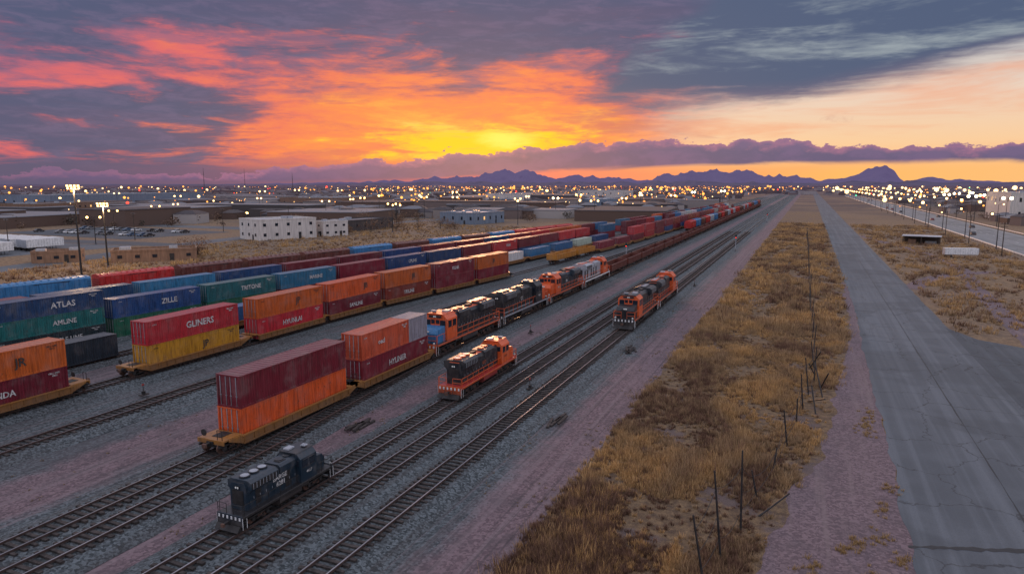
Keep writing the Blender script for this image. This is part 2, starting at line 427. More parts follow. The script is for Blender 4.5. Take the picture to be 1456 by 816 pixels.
_cache = {}
def well_mesh(L=14.4, mat='ochre', art=False):
    k = ('well', L, mat, art)
    if k in _cache: return _cache[k]
    b = MB(); ext = 1.55 if art else 4.2; T = L+ext; h = T/2
    for sx in (-1, 1):
        x = sx*1.40
        b.box(x, 0, .66, .10, L+.3, .62, mat)
        b.box(x+sx*.05, 0, 1.0, .24, L+.5, .10, mat); b.box(x+sx*.05, 0, .36, .22, L+.2, .10, mat)
        n = 12
        for i in range(n+1): b.box(x+sx*.08, -L/2+i*L/n, .68, .08, .10, .54, mat)
        if not art:
            for e in (-1, 1):
                b.px([(e*L/2, .31), (e*(L/2+1.6), .95), (e*(L/2+1.6), 1.12), (e*L/2, 1.12)][::e], min(x, x+.08*sx), max(x, x+.08*sx), mat)
    b.box(0, 0, .37, 2.6, L, .06, 'steel')
    for e in (-1, 1):
        if art:
            b.box(0, e*(h-.45), 1.09, 2.5, .75, .12, mat)
            if e > 0: truck(b, h)
            continue
        b.box(0, e*(h-1.0), 1.08, 2.7, 2.0, .14, mat); b.box(0, e*(h-1.0), .86, .7, 2.2, .3, 'steel')
        b.box(0, e*(h-1.2), 1.17, 1.0, 1.2, .03, 'steel')
        b.box(0, e*(h-.03), .98, 2.8, .1, .36, mat)
        truck(b, e*(h-1.2)); coupler(b, e*h, e)
        b.cyl((1.1, e*(h-.15), 1.1), (1.1, e*(h-.15), 1.95), .03, 'steel', 5); b.cyl((.6, e*(h-.15), 1.95), (1.1, e*(h-.15), 1.95), .03, 'steel', 5)
        b.cyl((.6, e*(h-.15), 1.1), (.6, e*(h-.15), 1.95), .03, 'steel', 5)
        b.cyl((-.9, e*(h-.25), 1.55), (-.9, e*(h-.18), 1.55), .28, 'steel', 10)
    me = b.mesh('well_car_mesh'); _cache[k] = me; return me

def cont_mesh(L=14.4, H=2.75):
    k = ('cont', L, H)
    if k in _cache: return _cache[k]
    b = MB(); W = 2.5; hx = W/2; hy = L/2; mt = 'cont'
    for sx in (-1, 1):
        for sy in (-1, 1): b.box(sx*(hx-.07), sy*(hy-.08), H/2, .14, .16, H-.006, mt)
        b.box(sx*(hx-.05), 0, .09, .10, L-.32, .17, mt); b.box(sx*(hx-.05), 0, H-.06, .10, L-.32, .11, mt)
        n = int((L-.32)/.28); pitch = (L-.32)/n; vs = []; pts = []
        for i in range(n):
            y0 = -hy+.16+i*pitch
            pts += [(y0, 0), (y0+pitch*.32, 0), (y0+pitch*.5, 1), (y0+pitch*.82, 1)]
        pts.append((hy-.16, 0))
        fs = []
        for i, (yy, d) in enumerate(pts):
            x = sx*(hx-.02-.06*d); vs += [(x, yy, .17), (x, yy, H-.11)]
            if i: q = 2*i; f = (q-2, q, q+1, q-1); fs.append(f if sx > 0 else f[::-1])
        b.add(vs, fs, mt)
    for sy in (-1, 1):
        b.box(0, sy*(hy-.06), .09, W-.28, .12, .17, mt); b.box(0, sy*(hy-.06), H-.07, W-.28, .12, .13, mt)
    for sx in (-1, 1):
        b.box(sx*.55, -hy+.10, H/2, 1.07, .06, H-.32, mt)
        for q in range(5): b.box(sx*.55, -hy+.065, .5+q*(H-1.0)/4, 1.0, .02, .22, mt)
        for dx in (.25, .85):
            b.cyl((sx*dx, -hy+.02, .15), (sx*dx, -hy+.02, H-.12), .03, 'grey', 6)
            b.box(sx*dx, -hy+.02, 1.0, .2, .04, .06, 'grey')
    for i in range(9): b.box(-hx+.28+i*.245, hy-.07, H/2, .14, .06, H-.32, mt)
    b.box(0, hy-.11, H/2, W-.3, .04, H-.3, mt)
    b.box(0, 0, H-.045, W-.2, L-.26, .04, mt)
    n = max(3, int(L/.6))
    for i in range(n): b.box(0, -hy+.5+i*(L-1.0)/(n-1), H-.02, W-.35, .2, .03, mt)
    for sx in (-1, 1):
        for sy in (-1, 1):
            for z in (.06, H-.05): b.box(sx*(hx-.08), sy*(hy-.085), z, .178, .185, .125, mt)
    me = b.mesh('container_mesh'); _cache[k] = me; return me

CC = {'maroon': (.18, .012, .026), 'red': (.43, .02, .03), 'orange': (.60, .105, .018), 'yellow': (.62, .29, .02), 'blue': (.014, .06, .18),
      'lblue': (.03, .15, .31), 'teal': (.014, .12, .14), 'green': (.016, .12, .07), 'dark': (.02, .034, .045), 'white': (.55, .55, .54), 'grey': (.34, .36, .37),
      'rust': (.25, .04, .02), 'lred': (.55, .085, .035)}
def container(color, x, y, z, rz, L=14.4, H=2.75, label=None, lm='white', ls=1.25, ly=.12):
    e = empty('shipping_container', (x, y, z), rz)
    o = mkobj('body', cont_mesh(L, H), e)
    c = CC[color]; k = random.uniform(.75, 1.2); o.color = (c[0]*k, c[1]*k*random.uniform(.85, 1.2), c[2]*k, 1)
    if label:
        text_on(e, label, ls*.68, 1.255, L*ly, H*.5, lm)
        text_on(e, 'TRLU 4482\n  45G1', .24, 1.255, L*.40, H*.8, lm)
        text_on(e, '2.75 M', .2, 1.255, -L*.42, H*.82, lm)
    return e
def stack(track, y, cols, L=14.4, labels=(None, None), car='ochre', ground=False, H=2.75, art=False):
    fn = TR[track]; x = fn(y); rz = tang(fn, y)
    if not ground:
        mkobj('well_car', well_mesh(L, car, art), None, 0, (x, y, RT), rz); z = RT+.42
    else: z = .35
    for i, c in enumerate(cols):
        lb = labels[i] if i < len(labels) else None
        kw = {}
        if isinstance(lb, tuple): kw = dict(lm=lb[1], ls=lb[2]); kw['ly'] = lb[3] if len(lb) > 3 else .12; lb = lb[0]
        container(c, x+random.uniform(-.04, .04), y, z, rz, L, H, lb, **kw); z += H+.006

def gondola_mesh(mat='brown', L=14.6, H=2.5):
    k = ('gon', mat, L, H)
    if k in _cache: return _cache[k]
    b = MB(); z0 = 1.05; hy = L/2
    b.box(0, 0, z0+.06, 2.9, L, .12, mat)
    for sx in (-1, 1):
        b.box(sx*1.42, 0, (z0+.12+H)/2, .06, L, H-z0-.12, mat); b.box(sx*1.46, 0, H+.05, .16, L+.04, .1, mat)
        for i in range(13): b.box(sx*1.49, -hy+.2+i*(L-.4)/12, (z0+H)/2, .1, .12, H-z0-.02, mat)
    for e in (-1, 1):
        b.box(0, e*(hy-.03), (z0+.12+H)/2, 2.76, .06, H-z0-.14, mat); b.box(0, e*(hy-.02), H+.045, 2.7, .14, .09, mat)
        b.box(0, e*(hy-.5), .9, .5, 1.6, .28, 'steel'); truck(b, e*(hy-1.8)); coupler(b, e*(hy+.1), e)
    b.box(0, 0, .9, .4, L-2, .3, 'steel'); b.box(0, 0, z0+.3, 2.6, L-.6, .3, 'rust')
    me = b.mesh('gondola_mesh'); _cache[k] = me; return me
def boxcar_mesh(mat='brown', L=15.0):
    k = ('box', mat, L)
    if k in _cache: return _cache[k]
    b = MB(); hy = L/2
    b.py([(-1.45, 1.05), (1.45, 1.05), (1.45, 4.1), (1.1, 4.4), (0, 4.55), (-1.1, 4.4), (-1.45, 4.1)], -hy, hy, mat)
    for sx in (-1, 1):
        for i in range(17): b.box(sx*1.48, -hy+.15+i*(L-.3)/16, 2.6, .08, .12, 2.9, mat)
        b.box(sx*1.53, .2, 2.55, .1, 3.0, 2.8, mat)
        for z in (1.2, 3.95): b.box(sx*1.56, .8, z, .06, 6.0, .1, 'steel')
        for q in range(6): b.box(sx*1.52, hy-.4, 1.3+q*.45, .1, .5, .04, 'steel')
    for i in range(12): b.box(0, -hy+.6+i*(L-1.2)/11, 4.5, 2.3, .1, .1, mat)
    for e in (-1, 1):
        for q in range(6): b.box(0, e*(hy+.03), 1.4+q*.45, 2.5, .1, .18, mat)
        truck(b, e*(hy-1.9)); coupler(b, e*(hy+.1), e)
    b.box(0, 0, .9, .5, L-2, .3, 'steel')
    me = b.mesh('boxcar_mesh'); _cache[k] = me; return me
def railcar(name, me, track, y, s=1):
    fn = TR[track]; return mkobj(name, me, None, 0, (fn(y), y, RT), tang(fn, y))

def locomotive(x, y, rz=0, L=18.0, s=1.0, hood='black', cab='orange', nose='orange', roof='black', stripe='yellow', label=None, lm='white', axles=3, deck='black', wide=True, rail='yellow', sill='yellow', pilot=None):
    P = empty('locomotive', (x, y, RT), rz, s); h = L/2; Z = 1.42; pilot = pilot or cab
    f = MB()
    f.box(0, 0, Z-.14, 3.0, L-1.0, .28, deck)
    for sx in (-1, 1): f.box(sx*1.52, 0, Z-.13, .05, L-1.3, .2, sill)
    f.py([(-1.2, .42), (1.2, .42), (1.42, .7), (1.42, 1.2), (-1.42, 1.2), (-1.42, .7)], -L*.115, L*.115, deck)
    for sx in (-1, 1): f.cyl((sx*1.15, L*.125, 1.0), (sx*1.15, L*.2, 1.0), .2, deck, 8)
    for e in (-1, 1):
        f.box(0, e*(h-.42), .98, 2.95, .12, 1.05, pilot)
        for q in (-1.2, -.72, -.24, .24, .72, 1.2): f.box(q, e*(h-.35), 1.22, .2, .03, .3, 'white')
        f.px([(e*(h-.36), .2), (e*(h+.15), .16), (e*(h-.2), .62), (e*(h-.36), .62)][::e], -1.35, 1.35, 'steel')
        coupler(f, e*(h-.2), e)
        for sx in (-1, 1):
            for q in range(4): f.box(sx*1.3, e*(h-.62-.06*q), .35+.3*q, .42, .5, .04, 'steel')
            f.box(sx*1.5, e*(h-.9), .8, .04, .05, 1.1, 'white'); f.box(sx*1.5, e*(h-.4), .8, .04, .05, 1.1, 'white')
            f.cyl((sx*.55, e*(h-.3), 1.25), (sx*.5, e*(h-.05), .6), .03, 'steel', 5)
    f.obj('frame', P, .015)
    t = MB(); ty = h-(3.6 if axles == 3 else 2.9)
    for e in (-1, 1): truck(t, e*ty, axles, wr=.5)
    t.obj('trucks', P)
    c0 = h-5.3; c1 = h-2.9
    hd = MB()
    hd.py([(-.92, Z), (.92, Z), (.92, 3.62), (.68, 3.95), (-.68, 3.95), (-.92, 3.62)], -h+1.5, c0-.02, hood)
    hd.box(0, (-h+1.5+c0)/2, 3.965, 1.25, c0+h-1.6, .04, roof)
    hd.py([(-.95, 3.0), (.95, 3.0), (1.38, 3.35), (1.38, 4.0), (1.0, 4.22), (-1.0, 4.22), (-1.38, 4.0), (-1.38, 3.35)], -h+1.7, -h+5.2, hood)
    for sx in (-1, 1):
        hd.box(sx*1.39, -h+3.45, 3.68, .03, 3.2, .55, 'steel')
        for q in range(8): hd.box(sx*1.41, -h+2.0+q*.41, 3.68, .03, .05, .55, 'grey')
    hd.py([(-1.02, 3.3), (1.02, 3.3), (1.02, 3.9), (.8, 4.12), (-.8, 4.12), (-1.02, 3.9)], -1.2+.3, 2.0, hood)
    yy = -h+1.9
    while yy < c0-.6:
        for sx in (-1, 1):
            hd.box(sx*.93, yy+.3, Z+.95, .035, .66, 1.55, hood if int(yy*3) % 4 else 'steel')
            hd.box(sx*.955, yy+.52, Z+.95, .03, .05, .22, 'grey')
        yy += .78
    for q in (-h+2.4, -h+3.5, -h+4.55): hd.cyl((0, q, 4.2), (0, q, 4.36), .5, roof, 14); hd.cyl((0, q, 4.36), (0, q, 4.38), .4, 'grey', 14)
    for q in (.1, 1.2): hd.cyl((0, q, 4.1), (0, q, 4.24), .42, roof, 12)
    hd.box(0, -2.2, 4.08, .5, 1.1, .32, 'steel'); hd.box(.2, c0-1.4, 4.05, .7, .9, .25, 'steel')
    hd.box(0, -h+1.46, 2.6, 1.3, .06, 1.4, 'steel')
    hd.box(0, -h+1.45, 3.55, .5, .12, .24, 'steel')
    for q in (-.12, .12): hd.cyl((q, -h+1.36, 3.55), (q, -h+1.42, 3.55), .1, 'headl', 8)
    if stripe:
        for sx in (-1, 1): hd.box(sx*.955, (-h+1.6+c0)/2, Z+.14, .02, c0+h-1.8, .14, stripe)
    hd.obj('long_hood', P, .02)
    cb = MB(); w = 1.5
    cb.py([(-w, Z), (w, Z), (w, 3.85), (1.0, 4.35), (-1.0, 4.35), (-w, 3.85)], c0, c1, cab)
    cb.py([(-1.08, 4.33), (1.08, 4.33), (.95, 4.44), (-.95, 4.44)], c0-.1, c1+.15, roof)
    for sx in (-1, 1):
        for q in (.28, .72): cb.box(sx*(w+.01), c0+(c1-c0)*q, 3.3, .04, .75, .72, 'glass')
        cb.box(sx*(w+.012), (c0+c1)/2, 2.9, .05, 2.0, .05, 'steel'); cb.box(sx*(w+.03), (c0+c1)/2, 3.72, .14, 1.9, .04, roof)
        for yy, e in ((c1, 1), (c0, -1)):
            cb.box(sx*.95, yy+e*.012, 3.4, .7, .05, .62, 'glass')
        cb.box(sx*.3, c1+.012, 3.5, .45, .04, .45, 'glass')
    cb.box(0, c1+.05, 4.1, 1.5, .16, .26, 'black')
    for q in (-.1, .1): cb.cyl((q, c1+.12, 4.1), (q, c1+.18, 4.1), .1, 'headl', 8)
    for q in (-.2, 0, .2): cb.cyl((.5+q, c1-.9, 4.6), (.5+q, c1-.4, 4.6), .07, 'grey', 6, .12)
    cb.box(.5, c1-.7, 4.5, .5, .1, .14, 'steel'); cb.box(-.5, c0+.7, 4.5, .7, .9, .2, 'grey')
    nw = 1.25 if wide else .92
    cb.px([(c1+.005, Z), (h-1.15, Z), (h-1.05, 2.5), (h-1.35, 2.95), (c1+.005, 3.12)], -nw, nw, nose)
    cb.box(.35, h-1.06, 2.1, .5, .06, 1.1, 'steel')
    cb.box(0, h-1.03, 2.72, .5, .06, .16, 'headl')
    for sx in (-1, 1): cb.cyl((sx*1.2, h-.5, 1.6), (sx*1.2, h-.38, 1.6), .12, 'headl', 8)
    cb.obj('cab', P, .03)
    r = MB(); rt = .03
    for sx in (-1, 1):
        xx = sx*1.47; n = int(L/1.5)
        for i in range(n+1):
            yy = -h+.7+i*(L-1.4)/n
            if c0-.1 < yy < c1+.1: continue
            r.cyl((xx, yy, Z-.2), (xx, yy, Z+1.02), rt, rail, 5)
        r.cyl((xx, -h+.7, Z+1.0), (xx, c0-.3, Z+1.0), rt, rail, 5); r.cyl((xx, c1+.3, Z+1.0), (xx, h-.7, Z+1.0), rt, rail, 5)
        for e in (-1, 1):
            r.cyl((xx, e*(h-.5), .5), (xx, e*(h-.5), Z+1.0), rt, rail, 5)
            r.cyl((xx, e*(h-.5), Z+1.0), (sx*.4, e*(h-.45), Z+1.0), rt, rail, 5); r.cyl((sx*.4, e*(h-.45), Z-.1), (sx*.4, e*(h-.45), Z+1.0), rt, rail, 5)
            r.cyl((xx, e*(h-.5), Z+.5), (sx*.4, e*(h-.45), Z+.5), rt, rail, 5)
    r.obj('handrails', P)
    if label:
        fl = -1 if abs(rz) > 1.5 else 1
        text_on(P, label, .62, fl*.975, (-h+1.5+c0)/2+1.0, Z+1.25, lm)
        text_on(P, '4417', .4, fl*1.535, (c0+c1)/2, 2.35, lm)
    return P

FL = math.pi
locomotive(TR['1'](34), 34.2, 0, 13.4, .70, 'navy', 'navy', 'navy', 'black', None, 'BARGE\n 6281', 'white', 2, 'black', False, 'steel', 'steel')
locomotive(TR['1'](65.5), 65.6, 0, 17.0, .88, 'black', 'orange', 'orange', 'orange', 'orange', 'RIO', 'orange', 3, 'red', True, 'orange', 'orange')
locomotive(TR['3'](107), 106.8, FL, 17.0, 1.08, 'black', 'orange', 'black', 'black', 'orange', None, 'orange', 3, 'black', True, 'orange', 'orange', 'black')
locomotive(TR['3'](107), 125.8, 0, 17.0, 1.08, 'black', 'orange', 'orange', 'orange', 'red', None, 'orange', 3, 'black', True, 'orange', 'orange')
yy = 81.6
for hood, cab, nose, roof, st, lb, rot, sill in (
    ('black', 'orange', 'blue', 'orange', 'orange', None, FL, 'orange'),
    ('black', 'black', 'orange', 'black', 'grey', 'CT', 0, 'grey'),
    ('navy', 'orange', 'orange', 'orange', 'orange', 'BN', FL, 'orange'),
    ('grey', 'orange', 'orange', 'orange', 'white', 'GR', 0, 'white')):
    locomotive(TR['A'](yy), yy, rot, 17.6, 1.14, hood, cab, nose, roof, st, lb, 'white', 3, 'black', True, 'orange', sill); yy += 20.6

stack('A', 47.6, ('orange', 'maroon'), 14.0)
stack('A', 64.0, ('maroon',), 13.4, (('HYLINER', 'white', 1.3, 0),))
zt = RT+.42+2.756
container('lred', TR['A'](60), 61.9, zt, 0, 9.2, 2.75, 'oecl', 'white', 1.1, -.1); container('grey', TR['A'](60), 68.62, zt, 0, 4.1, 2.75)
for i in range(34): railcar('gondola_car', gondola_mesh(), 'A', 163+i*16.2)
stack('B', 18.4, ('orange', 'rust'), 13.6)
stack('B', 37.2, ('maroon', 'orange'), 13.6, (('HYLINDA', 'white', 1.2, 0), ('JR', 'black', 1.7, .18)))
stack('B', 60.0, ('yellow', 'red'), 13.6, (('JP', 'black', 1.7, .1), ('GLINERS', 'white', 1.6, .05)))
for yb, cs, lb in ((77.0, ('red', 'orange'), (('HYUNLAI', 'white', 1.4, 0), ('JP', 'black', 1.8, .1))), (92.2, ('maroon', 'orange'), (('SANLINE', 'white', 1.3, 0), ('JB', 'black', 1.8, .2))),
                   (107.4, ('rust', 'orange'), (('TRILINE', 'white', 1.3, 0), ('JR', 'black', 1.8, .1))), (122.6, ('maroon', 'maroon'), (None, ('KLINE', 'white', 1.3, 0))), (137.8, ('maroon', 'orange'), (None, ('JR', 'black', 1.7, 0)))):
    stack('B', yb, cs, 13.6, lb, art=True)
railcar('gondola_car', gondola_mesh('ochre'), 'B', 180); railcar('gondola_car', gondola_mesh('ochre'), 'B', 196.3)
y = 216
while y < 560:
    c = random.choice(['maroon', 'maroon', 'red', 'maroon', 'blue', 'rust'])
    stack('B', y, (c, random.choice(['maroon', 'red', 'maroon', 'grey', 'rust'])) if y > 250 else (c,), 14.2); y += 18.6
y = 20
for c in ('white', 'red', 'dark'): container(c, TR['C1'](y), y, .7, tang(TR['C1'], y), 14.2); y += 15.2
y = 74
for c, lb in (('lblue', None), ('white', None), ('blue', None), ('lblue', 'SEATRAN'), ('maroon', None), ('white', None), ('lblue', None), ('lblue', None), ('white', None), ('blue', None)):
    stack('C1', y, (c,), 14.2, ((lb, 'white', 1.3) if lb else None,)); y += 18.6
y = 26
C = [(('white', 'teal'), ()), (('teal', 'maroon'), ()), (('dark', 'teal', 'blue'), (('EAGLE LINE', 'white', 1.2), ('AMLINE', 'white', 1.3), ('ATLAS', 'white', 1.6))),
     (('green', 'blue'), (('COASTAL', 'white', 1.3), ('ZILLE', 'white', 1.6))), (('green', 'teal'), (('HANSE', 'white', 1.3), ('TRITONE', 'white', 1.5))),
     (('maroon', 'lblue'), (None, ('MARINE', 'white', 1.4))), (('maroon', 'maroon'), ()), (('blue', 'blue'), (None, ('CPLINE', 'white', 1.4))), (('maroon', 'blue'), ()),
     (('maroon', 'maroon'), ()), (('maroon', 'red'), (None, ('KLINE', 'white', 1.4))), (('blue', 'maroon'), ()), (('lblue', 'maroon'), ()), (('blue', 'red'), ())]
for cs, lb in C:
    stack('C', y, cs, 14.2, lb, ground=True, H=2.35 if len(cs) == 3 else 2.75); y += 15.4
while y < 640:
    stack('C', y, (random.choice(['maroon', 'blue', 'red', 'lblue', 'orange', 'maroon']), random.choice(['maroon', 'lblue', 'white', 'red'])), 14.2, ground=True); y += random.choice([14.9, 16, 30])
y = 24
for cs in (('maroon', 'teal'), ('maroon', 'maroon'), ('maroon', 'maroon'), ('blue', 'blue'), ('maroon', 'lblue'), ('maroon', 'blue'), ('blue', 'maroon'), ('maroon', 'maroon'), ('blue', 'blue'), ('maroon', 'maroon'), ('maroon', 'maroon'), ('maroon', 'blue'), ('maroon', 'maroon'), ('red', 'red')):
    stack('D', y, cs, 14.2, ground=True); y += 15.4
while y < 640:
    stack('D', y, (random.choice(['maroon', 'blue', 'red', 'maroon']), random.choice(['maroon', 'lblue', 'maroon', 'orange'])), 14.2, ground=True); y += random.choice([15, 15, 32])
y = 12
while y < 290:
    railcar('boxcar', boxcar_mesh(random.choice(['brown', 'brown', 'red', 'brown', 'blue'])), 'E', y); y += 16.4
while y < 700:
    stack('E', y, (random.choice(['orange', 'yellow', 'white', 'maroon', 'lblue', 'orange']),), 14.2, ground=True); y += 16.5
y = 330
while y < 800:
    railcar('boxcar', boxcar_mesh(random.choice(['brown', 'grey', 'blue', 'red'])), 'E1', y); y += 16.4

def switch_stand(x, y):
    b = MB(); b.box(x, y, .3, .5, .9, .1, 'tie'); b.box(x, y, .5, .25, .3, .35, 'steel'); b.cyl((x, y, .6), (x, y, 1.4), .035, 'steel', 6)
    b.box(x, y, 1.35, .04, .26, .2, 'red'); b.cyl((x, y, .55), (x+.6, y, .4), .03, 'steel', 5); b.obj('switch_stand')
for (x, y) in ((-36.6, 92), (-26.3, 66), (-21.5, 150), (-56.5, 74), (-62.5, 48)): switch_stand(x, y)
M['lt_r'] = emis('red_light', (1, .05, .03, 1), 4)
def signal(x, y, h=5.5):
    b = MB(); b.cyl((x, y, 0), (x, y, h), .1, 'grey', 8); b.box(x, y-.1, h-.5, .5, .3, 1.3, 'black'); b.box(x, y, .5, .6, .5, 1.0, 'grey')
    for q in range(3): b.cyl((x, y-.26, h-.1-q*.38), (x, y-.3, h-.1-q*.38), .12, 'lt_r' if q == 2 else 'glass', 8)
    b.obj('railway_signal')
signal(-21, 235); signal(-46.5, 190); signal(-21, 420)
# spare ties and rail lengths lying in the yard
b = MB(); random.seed(21)
for (x, y, n) in ((-36.4, 50, 6), (-20.6, 88, 7), (-47, 60, 5), (-20.3, 58, 4)):
    for i in range(n): b.box(x+random.uniform(-.5, .5), y+random.uniform(-1, 1), .12+.17*(i//3), .24, 2.5, .16, 'tie', random.uniform(-.4, .4))
b.obj('spare_ties')

# ------------------------------------------------------------------ buildings
M['wall_white'] = simple('painted_masonry', (.52, .48, .45, 1), .85, 0, .18, .5, True, haze=True)
M['wall_tan'] = simple('tan_wall', (.20, .12, .08, 1), .9, 0, .25, .6, True, haze=True)
M['wall_dark'] = simple('dark_wall', (.06, .05, .05, 1), .9, 0, .25, .6, True, haze=True)
M['wall_blue'] = simple('blue_grey_metal_wall', (.15, .19, .25, 1), .6, .1, .2, .4, True, haze=True)
M['roof_grey'] = simple('grey_roof', (.12, .12, .14, 1), .85, 0, .3, .2, haze=True)
M['roof_white'] = simple('white_roof', (.42, .42, .45, 1), .7, 0, .2, .2, haze=True)
M['wood'] = simple('weathered_wood', (.06, .042, .032, 1), .9, 0, .4, 3)
M['win_warm'] = emis('lit_window', (1, .55, .2, 1), 1.2)
def building(name, x, y, rz, lx, ly, h, wall='wall_white', roof='roof_grey', storeys=2, win=3.5, lit=.2, docks=False):
    P = empty(name, (x, y, 0), rz)
    w = MB(); w.box(0, 0, h/2, lx, ly, h, wall)
    for sx in (-1, 1): w.box(sx*(lx/2-.1), 0, h+.3, .4, ly+.2, .6, wall)
    for sy in (-1, 1): w.box(0, sy*(ly/2-.1), h+.298, lx-.6, .4, .59, wall)
    w.box(0, 0, h+.04, lx-.7, ly-.7, .06, roof)
    w.obj('walls', P)
    r = MB()
    for i in range(max(2, int(lx*ly/180))):
        a = random.uniform(-.35, .35)*lx; c = random.uniform(-.38, .38)*ly
        r.box(a, c, h+.65, random.uniform(1.5, 3), random.uniform(1.5, 3), 1.1, 'grey')
    r.obj('roof', P)
    q = MB(); sh = h/storeys
    for st in range(storeys):
        z = sh*(st+.55)
        for side in (-1, 1):
            n = int(ly/win)
            for i in range(n):
                yy = -ly/2+(i+.5)*ly/n
                if docks and st == 0: q.box(side*(lx/2+.03), yy, 1.9, .1, win*.6, 3.4, 'roof_grey')
                else: q.box(side*(lx/2+.03), yy, z, .1, min(1.2, win*.4), sh*.3, 'win_warm' if random.random() < lit else 'glass')
            n = int(lx/win)
            for i in range(n):
                xx = -lx/2+(i+.5)*lx/n
                q.box(xx, side*(ly/2+.03), z, min(1.2, win*.4), .1, sh*.3, 'win_warm' if random.random() < lit else 'glass')
    q.box(lx/2+.06, ly*.2, 1.1, .1, 1.1, 2.2, 'steel'); q.box(lx*.2, -ly/2-.06, 1.1, 1.1, .1, 2.2, 'steel')
    q.obj('windows_and_doors', P); return P
building('white_office_building', -200, 221, R(-21), 17, 25, 7.8, 'wall_white', 'roof_white', 2, 5, 0)
building('white_office_building', -188, 240, R(-21), 7, 12, 6.0, 'wall_white', 'roof_white', 2, 4, 0)
building('long_low_warehouse', -202, 274, R(-3), 16, 44, 4.8, 'wall_dark', 'roof_grey', 1, 6, .1)
building('low_brick_shed', -175, 142, R(-42), 9, 22, 3.0, 'wall_tan', 'wall_tan', 1, 4, 0)
building('low_brick_shed', -197, 128, R(-42), 7, 12, 2.8, 'wall_tan', 'roof_grey', 1, 4, 0)
building('metal_warehouse', -176, 352, R(-8), 24, 30, 6, 'wall_blue', 'roof_white', 1, 6, .1)
building('distribution_warehouse', -640, 470, R(13), 70, 210, 12, 'wall_blue', 'roof_grey', 1, 10, .15, True)
building('distribution_warehouse', -430, 560, R(10), 60, 110, 9, 'wall_tan', 'roof_grey', 1, 9, .2, True)
building('distribution_warehouse', -330, 760, R(20), 50, 90, 10, 'wall_white', 'roof_grey', 1, 9, .2, True)
building('distribution_warehouse', -180, 640, R(5), 36, 60, 8, 'wall_blue', 'roof_white', 1, 9, .3, True)
building('distribution_warehouse', -250, 900, R(0), 60, 60, 13, 'wall_white', 'roof_white', 2, 9, .3, True)
building('brick_factory', -470, 300, R(15), 30, 50, 9, 'wall_tan', 'roof_grey', 2, 5, .25)
building('white_terminal_building', 150, 520, 0, 80, 60, 16.5, 'wall_white', 'roof_white', 2, 9, .25, True)
building('brick_factory', -560, 250, R(15), 26, 60, 10, 'wall_tan', 'roof_grey', 2, 5, .3)
P = empty('open_shed', (39.5, 292, 0), R(-10))
s = MB()
s.box(0, 0, 3.1, 12.5, 7, .22, 'roof_white')
for sx in (-1, 0, 1):
    for sy in (-1, 1): s.box(sx*5.8, sy*3.1, 1.49, .25, .25, 2.98, 'wood')
s.box(0, 3.0, 1.5, 11.3, .12, 2.96, 'wood'); s.box(-3, 0, .9, 2.5, 2.5, 1.8, 'wall_tan'); s.box(3, .3, .6, 3.5, 2.2, 1.2, 'grey')
s.obj('frame', P)

def trailer_mesh():
    if 'tr' in _cache: return _cache['tr']
    b = MB(); b.box(0, 0, 2.5, 2.5, 13, 2.7, 'white'); b.box(0, 0, 1.08, 1.0, 12.6, .14, 'steel')
    for y in (-5.2, -4.0):
        for x in (-1.0, 1.0): b.cyl((x-.2, y, .5), (x+.2, y, .5), .5, 'steel', 12)
    for x in (-.8, .8): b.box(x, 3.8, .5, .12, .12, 1.0, 'steel'); b.box(x, 3.8, .03, .3, .3, .06, 'steel')
    for i in range(14): b.box(1.26, -6.2+i*.95, 2.5, .03, .06, 2.5, 'grey')
    b.box(0, -6.52, 2.5, 2.3, .05, 2.5, 'grey'); b.box(0, 6.7, 2.9, 1.8, .4, 1.6, 'grey')
    _cache['tr'] = b.mesh('trailer_mesh'); return _cache['tr']
def pos_tr(x, y, rz, s=1):
    o = mkobj('semi_trailer', trailer_mesh(), None, 0, (x, y, .03), rz); o.scale = (s, s, s)
for i in range(16): pos_tr(-300+i*4.2, 150-(i % 2)*.8, R(5+random.uniform(-2, 2)))
for i in range(10): pos_tr(-272+i*4.4, 130, R(4))
pos_tr(43.5, 244, R(-75), .72)
def car_mesh(col):
    k = 'car'+col
    if k in _cache: return _cache[k]
    b = MB(); b.px([(-2.2, .35), (2.2, .35), (2.25, .75), (1.3, .92), (-2.0, .98), (-2.25, .8)], -.9, .9, col)
    b.px([(-1.8, .93), (1.1, .9), (.45, 1.42), (-1.2, 1.45)], -.78, .78, 'glass'); b.px([(-1.15, 1.44), (.4, 1.41), (.35, 1.48), (-1.1, 1.5)], -.74, .74, col)
    for x in (-.82, .82):
        for y in (-1.4, 1.4): b.cyl((x-.1, y, .33), (x+.1, y, .33), .33, 'steel', 12)
    for x in (-.6, .6): b.box(x, 2.24, .65, .35, .04, .14, 'headl'); b.box(x, -2.24, .75, .3, .04, .12, 'red')
    _cache[k] = b.mesh('car_mesh'); return _cache[k]
for i in range(30):
    if random.random() < .25: continue
    mkobj('parked_car', car_mesh(random.choice(['white', 'grey', 'black', 'navy', 'blue'])), None, 0, (-328+(i % 15)*5.2+random.uniform(-.6, .6), 205+(i//15)*22, .035), R(random.uniform(-4, 4)+(180 if i % 2 else 0)))
for i in range(16):
    mkobj('car', car_mesh(random.choice(['white', 'grey', 'black', 'red'])), None, 0, (random.choice([67, 70.5, 77.5, 81]), 230+i*60+random.uniform(0, 30), .035), 0)

